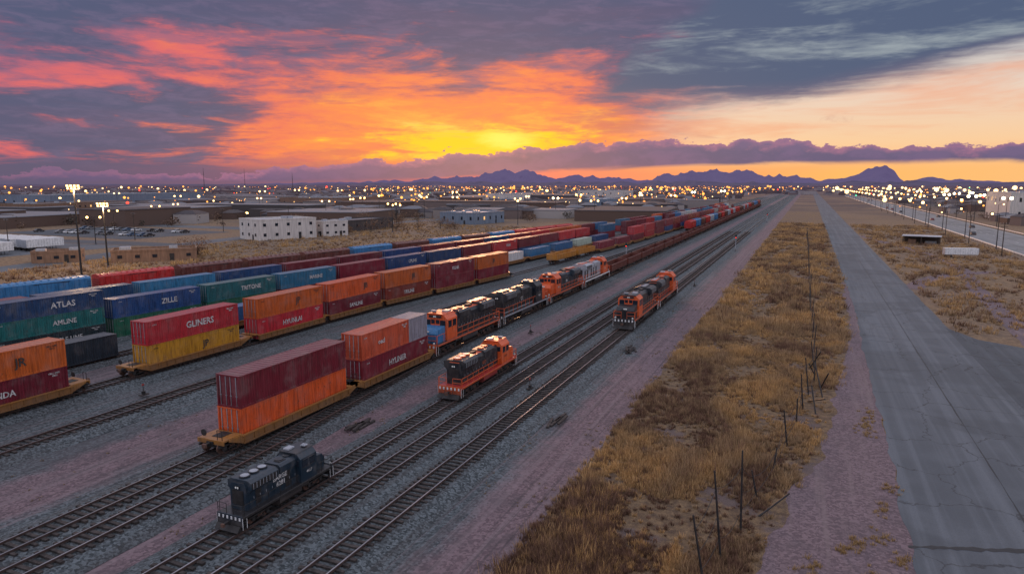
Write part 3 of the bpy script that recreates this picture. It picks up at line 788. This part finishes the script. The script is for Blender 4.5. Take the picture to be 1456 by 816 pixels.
# ------------------------------------------------------------------ lamps, poles
def bulb(b, x, y, z, r, mat):
    vs = [(x, y, z+r), (x, y, z-r)]; n = 8
    for zz in (.5, -.5):
        for i in range(n): t = 2*math.pi*i/n; vs.append((x+r*.87*math.cos(t), y+r*.87*math.sin(t), z+zz*r))
    fs = []
    for i in range(n): j = (i+1) % n; fs += [(0, 2+i, 2+j), (1, 2+n+j, 2+n+i), (2+i, 2+n+i, 2+n+j, 2+j)]
    b.add(vs, fs, mat)
def lamp(x, y, h=12, heads=2, warm=True, rz=0, r=.34, flood=False, light=0):
    P = empty('floodlight_mast' if flood else 'street_lamp', (x, y, 0), rz)
    b = MB(); b.cyl((0, 0, 0), (0, 0, h), .17 if not flood else .26, 'steel', 8, .09 if not flood else .16); b.cyl((0, 0, 0), (0, 0, .5), .35, 'roof_grey', 8)
    g = MB(); mt = 'lampglow' if warm else 'lampwhite'
    if flood:
        b.box(0, 0, h, 2.8, .14, .14, 'steel'); b.box(0, 0, h-.7, 2.4, .12, .12, 'steel')
        for q in (-1.2, -.4, .4, 1.2):
            b.box(q, -.2, h+.15, .55, .3, .5, 'steel'); g.box(q, -.37, h+.12, .46, .06, .42, mt)
            g.box(q, .02, h-.12, .4, .3, .06, mt); bulb(g, q, -.2, h-.5, .24, mt)
    else:
        for k in range(heads):
            sg = 1 if k == 0 else -1
            b.cyl((0, 0, h-.1), (sg*1.8, 0, h+.25), .06, 'steel', 6); b.box(sg*2.1, 0, h+.3+r*.5, .9, .4, .16, 'steel')
            bulb(g, sg*2.1, 0, h, r, mt)
    b.obj('pole', P); g.obj('lamp_heads', P)
    if light:
        l = bpy.data.lights.new('lamp_light', 'POINT'); l.energy = light; l.color = (1, .65, .35); l.shadow_soft_size = .5
        lo = bpy.data.objects.new('lamp_light', l); COL.objects.link(lo); lo.parent = P; lo.location = (0, -.6, h-1.2)
lamp(-157, 107, 21.5, flood=True, light=5000, rz=R(30)); lamp(-171, 124, 16.8, flood=True, warm=True, light=7000, rz=R(30))
for (x, y, h, w) in ((-176, 269, 13, 1), (-222, 376, 14, 1), (-415, 442, 16, 1), (-381, 327, 9, 1), (-150, 420, 13, 0), (-126, 560, 13, 1), (-235, 240, 9, 1), (-262, 330, 12, 1),
                     (-300, 420, 12, 1), (-340, 500, 12, 1), (-210, 520, 12, 1), (-330, 270, 10, 1), (-500, 330, 12, 1), (-105, 700, 14, 0), (-90, 820, 14, 0),
                     (-480, 560, 16, 1), (-400, 650, 16, 1), (-330, 620, 14, 1), (-260, 700, 15, 1), (-160, 500, 14, 1), (-140, 620, 14, 1), (-560, 420, 14, 1), (-185, 440, 12, 1), (-250, 470, 12, 1), (-120, 480, 12, 1),
                     (-240, 170, 10, 1), (-290, 215, 10, 1), (-145, 345, 13, 1), (-118, 400, 12, 1), (-200, 310, 11, 1), (-280, 380, 12, 1), (-360, 380, 12, 1), (-440, 380, 13, 1), (-100, 560, 13, 1)):
    lamp(x, y, h, 2, bool(w), R(random.uniform(0, 180)), .46+max(0, y-250)*.0014)
y = 175
while y < 1500:
    lamp(60, y, 12, 1, True, FL, .4 if y < 400 else .85)
    lamp(88, y+30, 12, 1, True, 0, .4 if y < 400 else .85); y += 52
for (x, y) in ((110, 330), (130, 420), (104, 470), (170, 440), (150, 380), (100, 540), (220, 520), (120, 600), (160, 640), (200, 600), (118, 700), (98, 620), (140, 760), (180, 820), (110, 860), (230, 700), (102, 400), (260, 640)): lamp(x, y, 14, 2, False, R(random.uniform(0, 180)), 1.0)

def utility_pole(x, y, h=11):
    b = MB(); b.cyl((x, y, 0), (x, y, h), .16, 'wood', 8, .11); b.box(x, y, h-.6, 2.4, .12, .14, 'wood'); b.box(x, y, h-1.5, 1.8, .12, .12, 'wood')
    for q in (-1.1, -.4, .4, 1.1): b.cyl((x+q, y, h-.53), (x+q, y, h-.3), .06, 'grey', 6)
    b.obj('utility_pole')
for i in range(10): utility_pole(56, 205+i*48, 10.5)
for i in range(9): utility_pole(-240-i*5, 140+i*50, 11)
for xx in (61.2, 87):
    b = MB(); b.bx(xx, xx+.08, 150, 1400, .45, .8, 'white'); y = 150
    while y < 700: b.box(xx+.15, y, .4, .12, .12, .8, 'steel'); y += 4
    b.obj('guard_rail')
def wire(b, p0, p1, sag=.15, r=.012, n=4, mat='steel'):
    p0, p1 = Vector(p0), Vector(p1); prev = p0
    for i in range(1, n+1):
        t = i/n; p = p0.lerp(p1, t)-Vector((0, 0, sag*4*t*(1-t))); b.cyl(tuple(prev), tuple(p), r, mat, 4); prev = p
random.seed(11)
P = empty('wire_fence'); b = MB(); w = MB(); prev = None
fx = lambda y: float(np.interp(y, [20, 40, 43, 60, 82, 117, 300], [-6.6, -3.4, -2.8, -.4, 1.9, 1.7, .8]))
pts = [(36.2, 4.2), (39.4, 5.6), (43.5, 5.4), (48.5, 2.2), (54, 1.9), (60, 3.2), (66, 2.6), (71, 3.6), (76, 4.0), (81, 4.2), (88, 3.4), (96, 3.8), (105, 3.8), (117, 4.0)]
y = 127
while y < 330: pts.append((y, random.uniform(3, 3.8))); y += 9
for (y, h) in pts:
    lx, ly = random.uniform(-.8, .2), random.uniform(-.3, .3); x = fx(y)
    b.cyl((x, y, -.1), (x+lx, y+ly, h), .08, 'steel', 6, .055)
    tp = [(x+lx*q, y+ly*q, h*q) for q in (.25, .5, .8)]
    if prev:
        for a, c in zip(prev, tp):
            if random.random() < .85: wire(w, a, c, random.uniform(.05, .5), .018)
    prev = tp
for (x, y, dx, dy, h) in ((1.2, 74, 1.4, -4, 1.6), (2.4, 79, .6, -3, 2.6), (2.0, 84, -.8, -2, 2.0), (-1.8, 46, 1.8, 2.0, 1.1), (1.9, 70, -.5, 1.5, 2.4), (2.6, 76, -.9, 3, 3.0), (1.4, 88, 1.0, -3, 2.8)):
    b.cyl((x, y, 0), (x+dx, y+dy, h), .07, 'steel', 6)
b.obj('posts', P); w.obj('wires', P)

# ------------------------------------------------------------------ vegetation
def grass_mesh(name, pts, blades, size, palette, wblade=.045):
    N = len(pts); B = blades
    base = np.repeat(pts, B, axis=0); sz = np.repeat(size, B)
    ang = np.random.rand(N*B)*2*np.pi; rad = np.abs(np.random.randn(N*B))*.30*sz
    bx = base[:, 0]+np.cos(ang)*rad; by = base[:, 1]+np.sin(ang)*rad
    h = sz*np.random.uniform(.35, 1.0, N*B)*.75*np.exp(-(rad/(.6*sz))**2*.5)
    lean = np.random.uniform(.05, .6, N*B)*h
    la = ang+np.random.randn(N*B)*.7
    wa = np.random.rand(N*B)*np.pi; wd = wblade*np.random.uniform(.6, 1.5, N*B)
    dx, dy = np.cos(wa)*wd/2, np.sin(wa)*wd/2
    V = np.zeros((N*B, 3, 3)); V[:, 0] = np.stack([bx-dx, by-dy, np.zeros_like(bx)], 1); V[:, 1] = np.stack([bx+dx, by+dy, np.zeros_like(bx)], 1)
    V[:, 2] = np.stack([bx+np.cos(la)*lean, by+np.sin(la)*lean, h], 1)
    me = bpy.data.meshes.new(name); T = N*B
    me.vertices.add(T*3); me.vertices.foreach_set('co', V.reshape(-1)); me.loops.add(T*3); me.loops.foreach_set('vertex_index', np.arange(T*3))
    me.polygons.add(T); me.polygons.foreach_set('loop_start', np.arange(0, T*3, 3)); me.polygons.foreach_set('loop_total', np.full(T, 3)); me.update()
    pc = np.repeat(palette, B, axis=0)*np.random.uniform(.6, 1.3, (N*B, 1))
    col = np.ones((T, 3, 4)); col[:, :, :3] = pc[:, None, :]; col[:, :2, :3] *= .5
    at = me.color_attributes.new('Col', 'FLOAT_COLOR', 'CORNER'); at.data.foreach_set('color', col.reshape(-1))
    me.materials.append(M['veg']); return mkobj(name, me)
m, g, b = newmat('vegetation')
a = g.n.new('ShaderNodeVertexColor'); a.layer_name = 'Col'; g.put(b.inputs['Base Color'], a.outputs[0]); b.inputs['Roughness'].default_value = .9
b.inputs['Specular IOR Level'].default_value = .1
M['veg'] = m
m, g, b = newmat('town_surfaces')
a = g.n.new('ShaderNodeVertexColor'); a.layer_name = 'Col'; g.put(b.inputs['Base Color'], a.outputs[0]); b.inputs['Roughness'].default_value = .9
add_haze(m, g, b); M['town'] = m

pleft = lambda y: float(np.interp(y, [-60, 20, 38, 60, 78, 105, 150, 170, 400], [-9, -4, -1.8, 2.1, 4.0, 6.6, 8.0, 8.6, 8.9]))
def tufts(n, y0, y1, xl, xr, s0, s1, thr=-.25, powr=1.0):
    P = []; S = []; C = []
    while len(P) < n:
        y = y0+(y1-y0)*random.random()**powr; x = random.uniform(xl(y), xr(y))
        q = mnoise.fractal(Vector((x*.20, y*.12, 1.7)), 1, 2, 4)
        if q < thr+random.uniform(-.12, .12) and random.random() < .88: continue
        edge = min(x-xl(y), xr(y)-x)
        if edge < 1.6 and random.random() > edge/1.6+.08: continue
        q2 = mnoise.fractal(Vector((x*.14, y*.07, 9.1)), 1, 2, 3); q3 = mnoise.noise(Vector((x*.5, y*.4, 4.0)))
        gold = np.array((.70, .43, .185)); straw = np.array((.45, .30, .17)); brown = np.array((.20, .115, .078))
        t = min(1, max(0, q2*1.5+.30+q3*.9)); c = gold*t+straw*(1-t)
        if (q2 < -.24 and random.random() < .6) or (x < -6.5 and y < 46 and random.random() < .7) or random.random() < .12: c = brown*random.uniform(.8, 1.6)
        P.append((x, y)); S.append(random.uniform(s0, s1)*(1+max(-.35, q)*1.2)*random.choice([.8, 1, 1, 1.35])); C.append(c)
    return np.array(P), np.array(S), np.array(C)
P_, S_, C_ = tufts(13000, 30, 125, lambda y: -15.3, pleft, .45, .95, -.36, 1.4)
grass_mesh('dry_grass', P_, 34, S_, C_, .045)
P_, S_, C_ = tufts(6500, 110, 420, lambda y: -14.6, pleft, .9, 1.4, -.34, 1.2)
grass_mesh('dry_grass', P_, 20, S_, C_, .11)
P_, S_, C_ = tufts(4500, 118, 420, lambda y: 21.5, lambda y: 60, .8, 1.3, -.15, 1.1)
grass_mesh('dry_grass', P_, 18, S_, C_, .10)
cl = [(3.2, 43.5), (4.2, 44.8), (5.3, 46.0), (4.6, 40.8), (3.2, 38.8), (5.0, 38.9), (6.0, 40.5), (6.8, 54), (5.9, 50.2), (5.9, 66), (6.2, 68), (6.4, 70), (6.6, 72.5), (1.5, 40.5), (6.3, 43.5)]
P2 = []
for (x, y) in cl:
    for k in range(14): P2.append((x+random.gauss(0, .35), y+random.gauss(0, .6)))
P2 = np.array(P2); grass_mesh('grass_tufts', P2, 30, np.random.uniform(.25, .55, len(P2)), np.tile(np.array([[.5, .33, .15]]), (len(P2), 1)), .035)
# weeds in the yard margin
P3 = []
while len(P3) < 420:
    x = random.choice([random.uniform(-17.5, -14.5), random.uniform(-38, -34.5), random.uniform(-56, -46), random.uniform(-22, -20)]); y = random.uniform(28, 130)
    if mnoise.noise(Vector((x*.3, y*.15, 2))) > .12: P3.append((x, y))
P3 = np.array(P3); grass_mesh('yard_weeds', P3, 14, np.random.uniform(.15, .4, len(P3)), np.tile(np.array([[.30, .21, .12]]), (len(P3), 1)), .04)
P_, S_, C_ = tufts(4500, 70, 330, lambda y: float(np.interp(y, [70, 120, 210, 340], [-180, -189, -206, -208])), lambda y: float(np.interp(y, [-60, 90, 193, 335], [-148, -141, -122, -100])), .8, 1.4, -.4)
grass_mesh('dry_grass', P_, 14, S_, C_, .14)

def crown_cloud(cx, cy, h, w, n, col, tri, arrV, arrC):
    k = random.randint(4, 7); lobes = [(random.gauss(0, w*.25), random.gauss(0, w*.25), random.uniform(.4, .85)*h, random.uniform(.2, .36)*w) for _ in range(k)]
    for i in range(n):
        lo = random.choice(lobes); d = Vector((random.gauss(0, 1), random.gauss(0, 1), random.gauss(0, .8))).normalized()*lo[3]*random.uniform(.6, 1.1)
        c = Vector((cx+lo[0]+d.x, cy+lo[1]+d.y, max(.2, lo[2]+d.z)))
        a = Vector((random.gauss(0, 1), random.gauss(0, 1), random.gauss(0, 1))).normalized()*tri; bq = a.orthogonal().normalized()*tri
        arrV += [tuple(c+a), tuple(c-a*.6+bq*.7), tuple(c-a*.6-bq*.7)]
        sh = random.uniform(.6, 1.35)*(.7+.5*c.z/h); arrC += [[col[0]*sh, col[1]*sh, col[2]*sh, 1]]*3
def cloudobj(name, V, C, mat):
    me = bpy.data.meshes.new(name); me.from_pydata(V, [], [(i, i+1, i+2) for i in range(0, len(V), 3)])
    at = me.color_attributes.new('Col', 'FLOAT_COLOR', 'CORNER'); at.data.foreach_set('color', np.array(C, float).reshape(-1)); me.materials.append(M[mat]); return mkobj(name, me)
for (x, y, h, w) in ((-176, 158, 5, 8), (-170, 152, 3.5, 6), (-183, 262, 6, 10), (-178, 275, 5, 9), (-188, 252, 4, 6), (-215, 300, 8, 10), (-238, 280, 8, 10), (-205, 320, 7, 9), (-160, 300, 4, 7), (-172, 285, 6, 9), (-168, 300, 6, 9)):
    P = empty('bare_tree'); b = MB(); b.cyl((x, y, 0), (x, y, h*.5), .2, 'wood', 6, .1)
    for k in range(7):
        a = random.uniform(0, 6.28); b.cyl((x, y, h*random.uniform(.15, .5)), (x+math.cos(a)*w*.3, y+math.sin(a)*w*.3, h*random.uniform(.6, .9)), .09, 'wood', 5, .03)
    b.obj('trunk_and_limbs', P)
    V = []; C_ = []; crown_cloud(x, y, h, w, 500, (.19, .115, .075), .22, V, C_); o = cloudobj('twigs', V, C_, 'veg'); o.parent = P
V = []; C_ = []
def townpos(dmin=420, dmax=6500):
    while True:
        d = dmin*(dmax/dmin)**(random.random()**.8); a = random.uniform(-46, 46)
        an = R(-a+YAW+90); x, y = math.cos(an)*d, math.sin(an)*d
        if -95 < x < 100 and y < 1500: continue
        if abs(x-14) < 14: continue
        return x, y, d
for i in range(3600):
    x, y, d = townpos(380); h = random.uniform(2.5, 5) if d < 900 else random.uniform(4, 9); crown_cloud(x, y, h, h*1.4, 60 if d < 1200 else 16, random.choice([(.11, .07, .05), (.09, .06, .045), (.14, .085, .055), (.07, .06, .045)]), h*(.13 if d < 1200 else .2), V, C_)
cloudobj('distant_trees', V, C_, 'town')
tb = MB()
for i in range(3400):
    x, y, d = townpos(); big = random.random() < .10
    w, l, h = (random.uniform(20, 60), random.uniform(25, 80), random.uniform(5, 9)) if big else (random.uniform(8, 14), random.uniform(10, 18), random.uniform(3, 6))
    rz = random.choice([0, R(90), R(8), R(20)])+R(5); wc = random.choice([(.16, .12, .11, 1), (.24, .21, .2, 1), (.11, .07, .055, 1), (.07, .06, .06, 1), (.34, .31, .3, 1)]); rc = random.choice([(.05, .042, .048, 1), (.075, .06, .06, 1), (.15, .15, .17, 1)])
    tb.box(x, y, h/2, w, l, h, 'town', rz, wc); tb.box(x, y, h+(.2 if big else .9), w+.6, l+.6, .4 if big else 1.8, 'town', rz, rc, .98 if big else .35)
tb.obj('distant_town')
def lights(name, n, dmin, dmax, amin, amax, mat, szk, hmax=11):
    b = MB()
    for i in range(n):
        d = dmin*(dmax/dmin)**random.random(); a = random.uniform(amin, amax); an = R(-a+YAW+90); x, y = math.cos(an)*d, math.sin(an)*d
        if -90 < x < 58 and y < 1600: continue
        z = random.uniform(4, hmax); r = szk*random.choice([.4, .5, .6, .8, 1.2, 1.9])*(.4+d/1000.0)
        bulb(b, x, y, z, r, mat)
    b.obj(name)
M['lt_or'] = emis('sodium_light', (1, .36, .07, 1), 2.6); M['lt_w'] = emis('warm_white_light', (1, .66, .3, 1), 3.2); M['lt_g'] = emis('green_light', (.1, 1, .5, 1), 2)
lights('distant_city_lights', 520, 480, 5000, -40, 40, 'lt_or', .56)
lights('distant_city_lights', 480, 600, 5000, -12, 22, 'lt_or', .68)
lights('distant_city_lights', 220, 480, 4500, -40, 40, 'lt_w', .68)
lights('distant_city_lights', 90, 700, 3500, 24, 40, 'lt_w', 1.1, 16)
lights('distant_city_lights', 36, 600, 3500, -30, 35, 'lt_r', .6); lights('distant_city_lights', 12, 700, 3500, -20, 35, 'lt_g', .5)
for (x, y, h) in ((-900, 830, 48), (-1000, 1020, 52), (-780, 900, 40)):
    b = MB()
    for k in range(3): b.cyl((x+1.2*math.cos(k*2.1), y+1.2*math.sin(k*2.1), 0), (x, y, h), .14, 'steel', 5)
    for q in range(1, 12): b.box(x, y, h*q/12, 2.2*(1-q/12), .2, .2, 'steel')
    b.obj('radio_mast')

# ------------------------------------------------------------------ mountains
def mtn_mat(name, hz, f0):
    m, g, b = newmat(name)
    n = g.noise(g.pos(), .003, 8, .6)
    g.put(b.inputs['Base Color'], g.mix(g.mr(n, .35, .65), (.07, .06, .10, 1), (.13, .11, .16, 1))); b.inputs['Roughness'].default_value = 1
    add_haze(m, g, b, 3000, 14000, f0, 1.0)  # haze over the rock is painted in as emission, tinted per range below
    for nd in g.n:
        if nd.type == 'EMISSION': nd.inputs[0].default_value = hz
    M[name] = m
mtn_mat('mountain_rock', (.13, .10, .22, 1), .8); mtn_mat('foothill_rock', (.085, .068, .135, 1), .75)
def az2xy(a, d): an = R(-a+YAW+90); return math.cos(an)*d, math.sin(an)*d
def mountain_range(d, keys, seed, amp, mat):
    ka = np.array(keys, float); vs = []; fs = []; A = np.arange(-55, 50, .09); rows = 7
    for i, a in enumerate(A):
        H = np.interp(a, ka[:, 0], ka[:, 1]); rg = 0; w = 1
        for o in range(5):
            rg += (1-2*abs(mnoise.noise(Vector((a*.42*2**o, seed+o*3.1, 0)))))*w; w *= .5
        H = H*(1+amp*(rg-.9)); H = max(H, -5)
        for r_ in range(rows):
            t = r_/(rows-1); dd = d-(1-t)*1500+(200*mnoise.fractal(Vector((a*1.3, t*4, seed)), 1, 2, 4) if 0 < r_ < rows-1 else 0)
            x, y = az2xy(a, dd); vs.append((x, y, -20+(H+20)*t**1.4*(1+(.2*mnoise.noise(Vector((a*2.2, t*5, seed+3))) if r_ < rows-1 else 0))))
        if i:
            for r_ in range(rows-1): q = (i-1)*rows+r_; fs.append((q, q+rows, q+rows+1, q+1))
    b = MB(); b.add(vs, fs, mat); return b.obj('mountains')
D = 14000; K = math.tan(R(1))*D
mountain_range(D, [(-55, .05*K), (-22, .08*K), (-12, .25*K), (-7, .5*K), (-3, .7*K), (0.6, 1.05*K), (3, .7*K), (7, .6*K), (10, .4*K), (13, .8*K), (16, .95*K), (19, 1.0*K), (22, .65*K), (24, .3*K), (25.6, .55*K), (27.6, 1.15*K), (28.2, 1.1*K), (30, .55*K), (34, .25*K), (50, .2*K)], 2.2, .5, 'mountain_rock')
mountain_range(D-2500, [(-55, .03*K), (-20, .08*K), (-6, .2*K), (5, .2*K), (15, .25*K), (24, .12*K), (28, .28*K), (32, .2*K), (50, .1*K)], 7.7, .5, 'foothill_rock')

# ------------------------------------------------------------------ world
w = bpy.data.worlds.new('sky'); scene.world = w; w.use_nodes = True
try:
    w.cycles.sampling_method = 'MANUAL'; w.cycles.sample_map_resolution = 256
except Exception: pass
g = NG(w.node_tree); bg = g.n['Background']
tc = g.n.new('ShaderNodeTexCoord').outputs['Generated']; X, Y, Zs = g.sep(tc)[:3]
cy, sy = math.cos(R(YAW)), math.sin(R(YAW))
xr = g.add(g.mul(X, cy), g.mul(Y, sy)); yr = g.add(g.mul(X, -sy), g.mul(Y, cy))
az = g.mul(g.m('ARCTAN2', xr, yr), 57.2958); el = g.mul(g.m('ARCSINE', Zs), 57.2958)
v1 = g.vec(g.mul(X, 3.0), g.mul(Y, 3.0), g.mul(Zs, 15.0))
n1 = g.noise(v1, 1.7, 6, .62, .6)
zz = g.add(g.m('MAXIMUM', Zs, 0.0), .08)
v2 = g.vec(g.m('DIVIDE', X, zz), g.m('DIVIDE', Y, zz), 0.0)
n2 = g.noise(v2, .75, 6, .6, .7)
n3 = g.noise(g.vec(g.mul(X, 2.0), g.mul(Y, 2.0), g.add(g.mul(Zs, 16.0), 4.0)), 1.6, 5, .6, .5)
nf = g.noise(v1, 6.5, 5, .65, .4)
dn1 = g.sub(n1, .5); dn2 = g.sub(n2, .5); dn3 = g.sub(n3, .5); dnf = g.sub(nf, .5)
da = g.m('DIVIDE', g.add(az, 4.0), 25.0); de = g.m('DIVIDE', g.sub(el, 3.2), 8.0)
d = g.m('SQRT', g.add(g.mul(da, da), g.mul(de, de)))
lt = g.m('DIVIDE', g.add(d, g.add(g.add(g.mul(dn1, 1.4), g.mul(dn2, 1.1)), g.mul(dnf, .6))), 2.2)
lit = g.ramp(lt, [(0, s2l((255, 196, 92))), (.07, s2l((252, 166, 78))), (.17, s2l((247, 140, 80))), (.3, s2l((238, 120, 92))), (.45, s2l((220, 104, 108))), (.64, s2l((182, 98, 122))), (1, s2l((125, 96, 128)))])
# mauve mid-tone veil
veil = g.mul(g.mr(g.add(n3, g.add(g.mul(dnf, .4), g.mul(g.sub(d, .7), .10))), .46, .64), .62)
lit = g.mix(veil, lit, g.mix(g.mr(d, .2, 1.0), s2l((214, 112, 92)), s2l((134, 98, 128))))
bias = g.add(g.mul(g.sub(el, 8.0), .016), g.mul(g.mr(az, -14, -29), g.mr(el, 8.0, 5.0, .0, .18)))
bias = g.add(bias, g.mul(g.mr(el, 9.5, 13.5), .10))
bias = g.sub(bias, g.mul(g.mr(d, 0.0, .8, 1.0, 0.0), .13))
dk = g.mr(g.add(g.add(g.add(g.mul(n2, .55), g.mul(n1, .45)), bias), g.mul(dnf, .16)), .455, .595)
dkc = g.mix(g.mr(g.add(d, g.mul(dn3, 1.2)), .15, .85), s2l((158, 90, 104)), s2l((74, 86, 118)))
dkc = g.mix(g.mul(g.mr(nf, .42, .68), .55), dkc, s2l((112, 102, 134)))
col = g.mix(g.mul(dk, .94), lit, dkc)
spa = g.m('DIVIDE', g.add(az, 2.5), 8.5); spe = g.m('DIVIDE', g.sub(el, 3.3), 1.35)
sp = g.m('SQRT', g.add(g.mul(spa, spa), g.mul(spe, spe)))
spf = g.mr(g.add(sp, g.add(g.mul(dn2, 2.4), g.mul(dnf, 2.0))), 1.25, .25)
col = g.mix(spf, col, s2l((255, 206, 40)))
sp2 = g.m('SQRT', g.add(g.m('POWER', g.m('DIVIDE', g.m('ABSOLUTE', g.add(az, .6)), 2.6), 2.0), g.m('POWER', g.m('DIVIDE', g.m('ABSOLUTE', g.sub(el, 3.6)), .8), 2.0)))
col = g.mix(g.mr(g.add(sp2, g.mul(dnf, 1.5)), 1.3, .2), col, s2l((255, 234, 100)))
Rm = g.mr(g.add(g.sub(az, g.mul(g.sub(el, 4.0), 1.2)), g.mul(dn1, 16.0)), 5.0, 19.0)
clear = g.ramp(g.m('DIVIDE', el, 15.0), [(0, s2l((255, 178, 105))), (.2, s2l((248, 204, 158))), (.42, s2l((234, 208, 188))), (.62, s2l((200, 198, 198))), (1, s2l((140, 160, 180)))])
clear = g.mix(g.mul(g.mr(n3, .47, .66), .55), clear, s2l((242, 160, 120)))
col = g.mix(Rm, col, clear)
stk = g.mul(g.mr(n2, .58, .66), g.mul(g.mr(el, 3.2, 3.8), g.mr(el, 5.5, 4.6))); col = g.mix(g.mul(g.mul(stk, Rm), .8), col, s2l((196, 132, 124)))
edge = g.add(6.1, g.mul(g.m('MAXIMUM', g.sub(az, 22.0), 0.0), .17))
W = g.mul(g.mr(g.add(g.sub(el, edge), g.add(g.add(g.mul(dn3, 3.5), g.mul(dn2, 2.0)), dnf)), -.5, 1.1),
          g.mr(g.add(g.sub(g.sub(az, 6.0), g.mul(g.sub(el, 6.5), 1.2)), g.mul(dn1, 7.0)), -1.5, 2.0))
wl = g.mr(g.add(n3, g.add(g.mul(g.mr(az, 14, 34), g.mr(el, 7.5, 11, 0, .14)), g.mul(dnf, .3))), .52, .78)
wc = g.mix(wl, s2l((78, 92, 122)), s2l((150, 160, 168)))
wc = g.mix(g.mr(g.sub(el, edge), 1.8, -.2, 0, .55), wc, s2l((132, 104, 124)))
col = g.mix(W, col, wc)
under = g.ramp(g.mr(az, -34, 36, 0, 1, False), [(0, s2l((92, 88, 116))), (.3, s2l((125, 88, 118))), (.45, s2l((214, 100, 116))), (.62, s2l((240, 140, 105))), (.85, s2l((253, 186, 105))), (1, s2l((252, 190, 120)))])
col = g.mix(g.mr(el, 2.2, .7), col, under)
nb = g.noise(g.vec(g.mul(X, 9.0), g.mul(Y, 9.0), g.mul(Zs, 20.0)), 2.0, 6, .62)
top = g.add(g.mr(az, -26, 12, .9, 3.4), g.sub(g.mul(g.sub(nb, .5), 3.0), g.mr(az, 15, 36, 0, .9)))
bot = g.add(g.mr(az, -12, 14, .2, 1.45), g.mul(dn1, .9))
tb_ = g.sub(top, el)
Bk = g.mul(g.mr(tb_, 0, .12), g.mr(g.sub(el, bot), -.15, .3))
bc = g.mix(g.mr(tb_, 0, .7), s2l((160, 108, 142)), s2l((84, 84, 124)))
bc = g.mix(g.mul(g.mr(nb, .42, .62), .4), bc, s2l((122, 98, 142)))
Bk = g.mul(Bk, g.mr(az, -34, -18, .6, .97))
col = g.mix(Bk, col, bc)
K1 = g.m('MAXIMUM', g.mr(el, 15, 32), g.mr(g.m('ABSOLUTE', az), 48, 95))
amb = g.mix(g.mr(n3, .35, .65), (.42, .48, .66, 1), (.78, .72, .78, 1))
AMB = 1.3  # brightens the unseen sky overhead and behind the view to light the ground
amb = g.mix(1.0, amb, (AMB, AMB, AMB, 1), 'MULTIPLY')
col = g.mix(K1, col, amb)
sky = g.n.new('ShaderNodeTexSky'); sky.sky_type = 'NISHITA'; sky.sun_disc = False; sky.sun_elevation = R(2.5); sky.sun_rotation = R(-25.3)
nsk = g.mix(1.0, sky.outputs[0], (.006, .006, .006, 1), 'MULTIPLY')
col = g.mix(1.0, col, nsk, 'ADD')
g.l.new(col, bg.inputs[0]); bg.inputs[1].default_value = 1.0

sl = bpy.data.lights.new('sun', 'SUN'); sl.energy = 1.2; sl.angle = R(8); sl.color = (1, .5, .25)
so = bpy.data.objects.new('sun', sl); COL.objects.link(so); so.rotation_euler = (R(85.0), 0, R(205.3))

cam = bpy.data.cameras.new('camera'); co = bpy.data.objects.new('camera', cam); COL.objects.link(co)
cam.lens = 24; cam.sensor_width = 36; cam.clip_end = 60000; cam.clip_start = .5
co.location = (0, 0, 22); co.rotation_euler = (R(90-8.56), 0, R(YAW)); scene.camera = co
scene.view_settings.view_transform = 'Standard'; scene.view_settings.look = 'None'; scene.view_settings.exposure = 0; scene.view_settings.gamma = 1
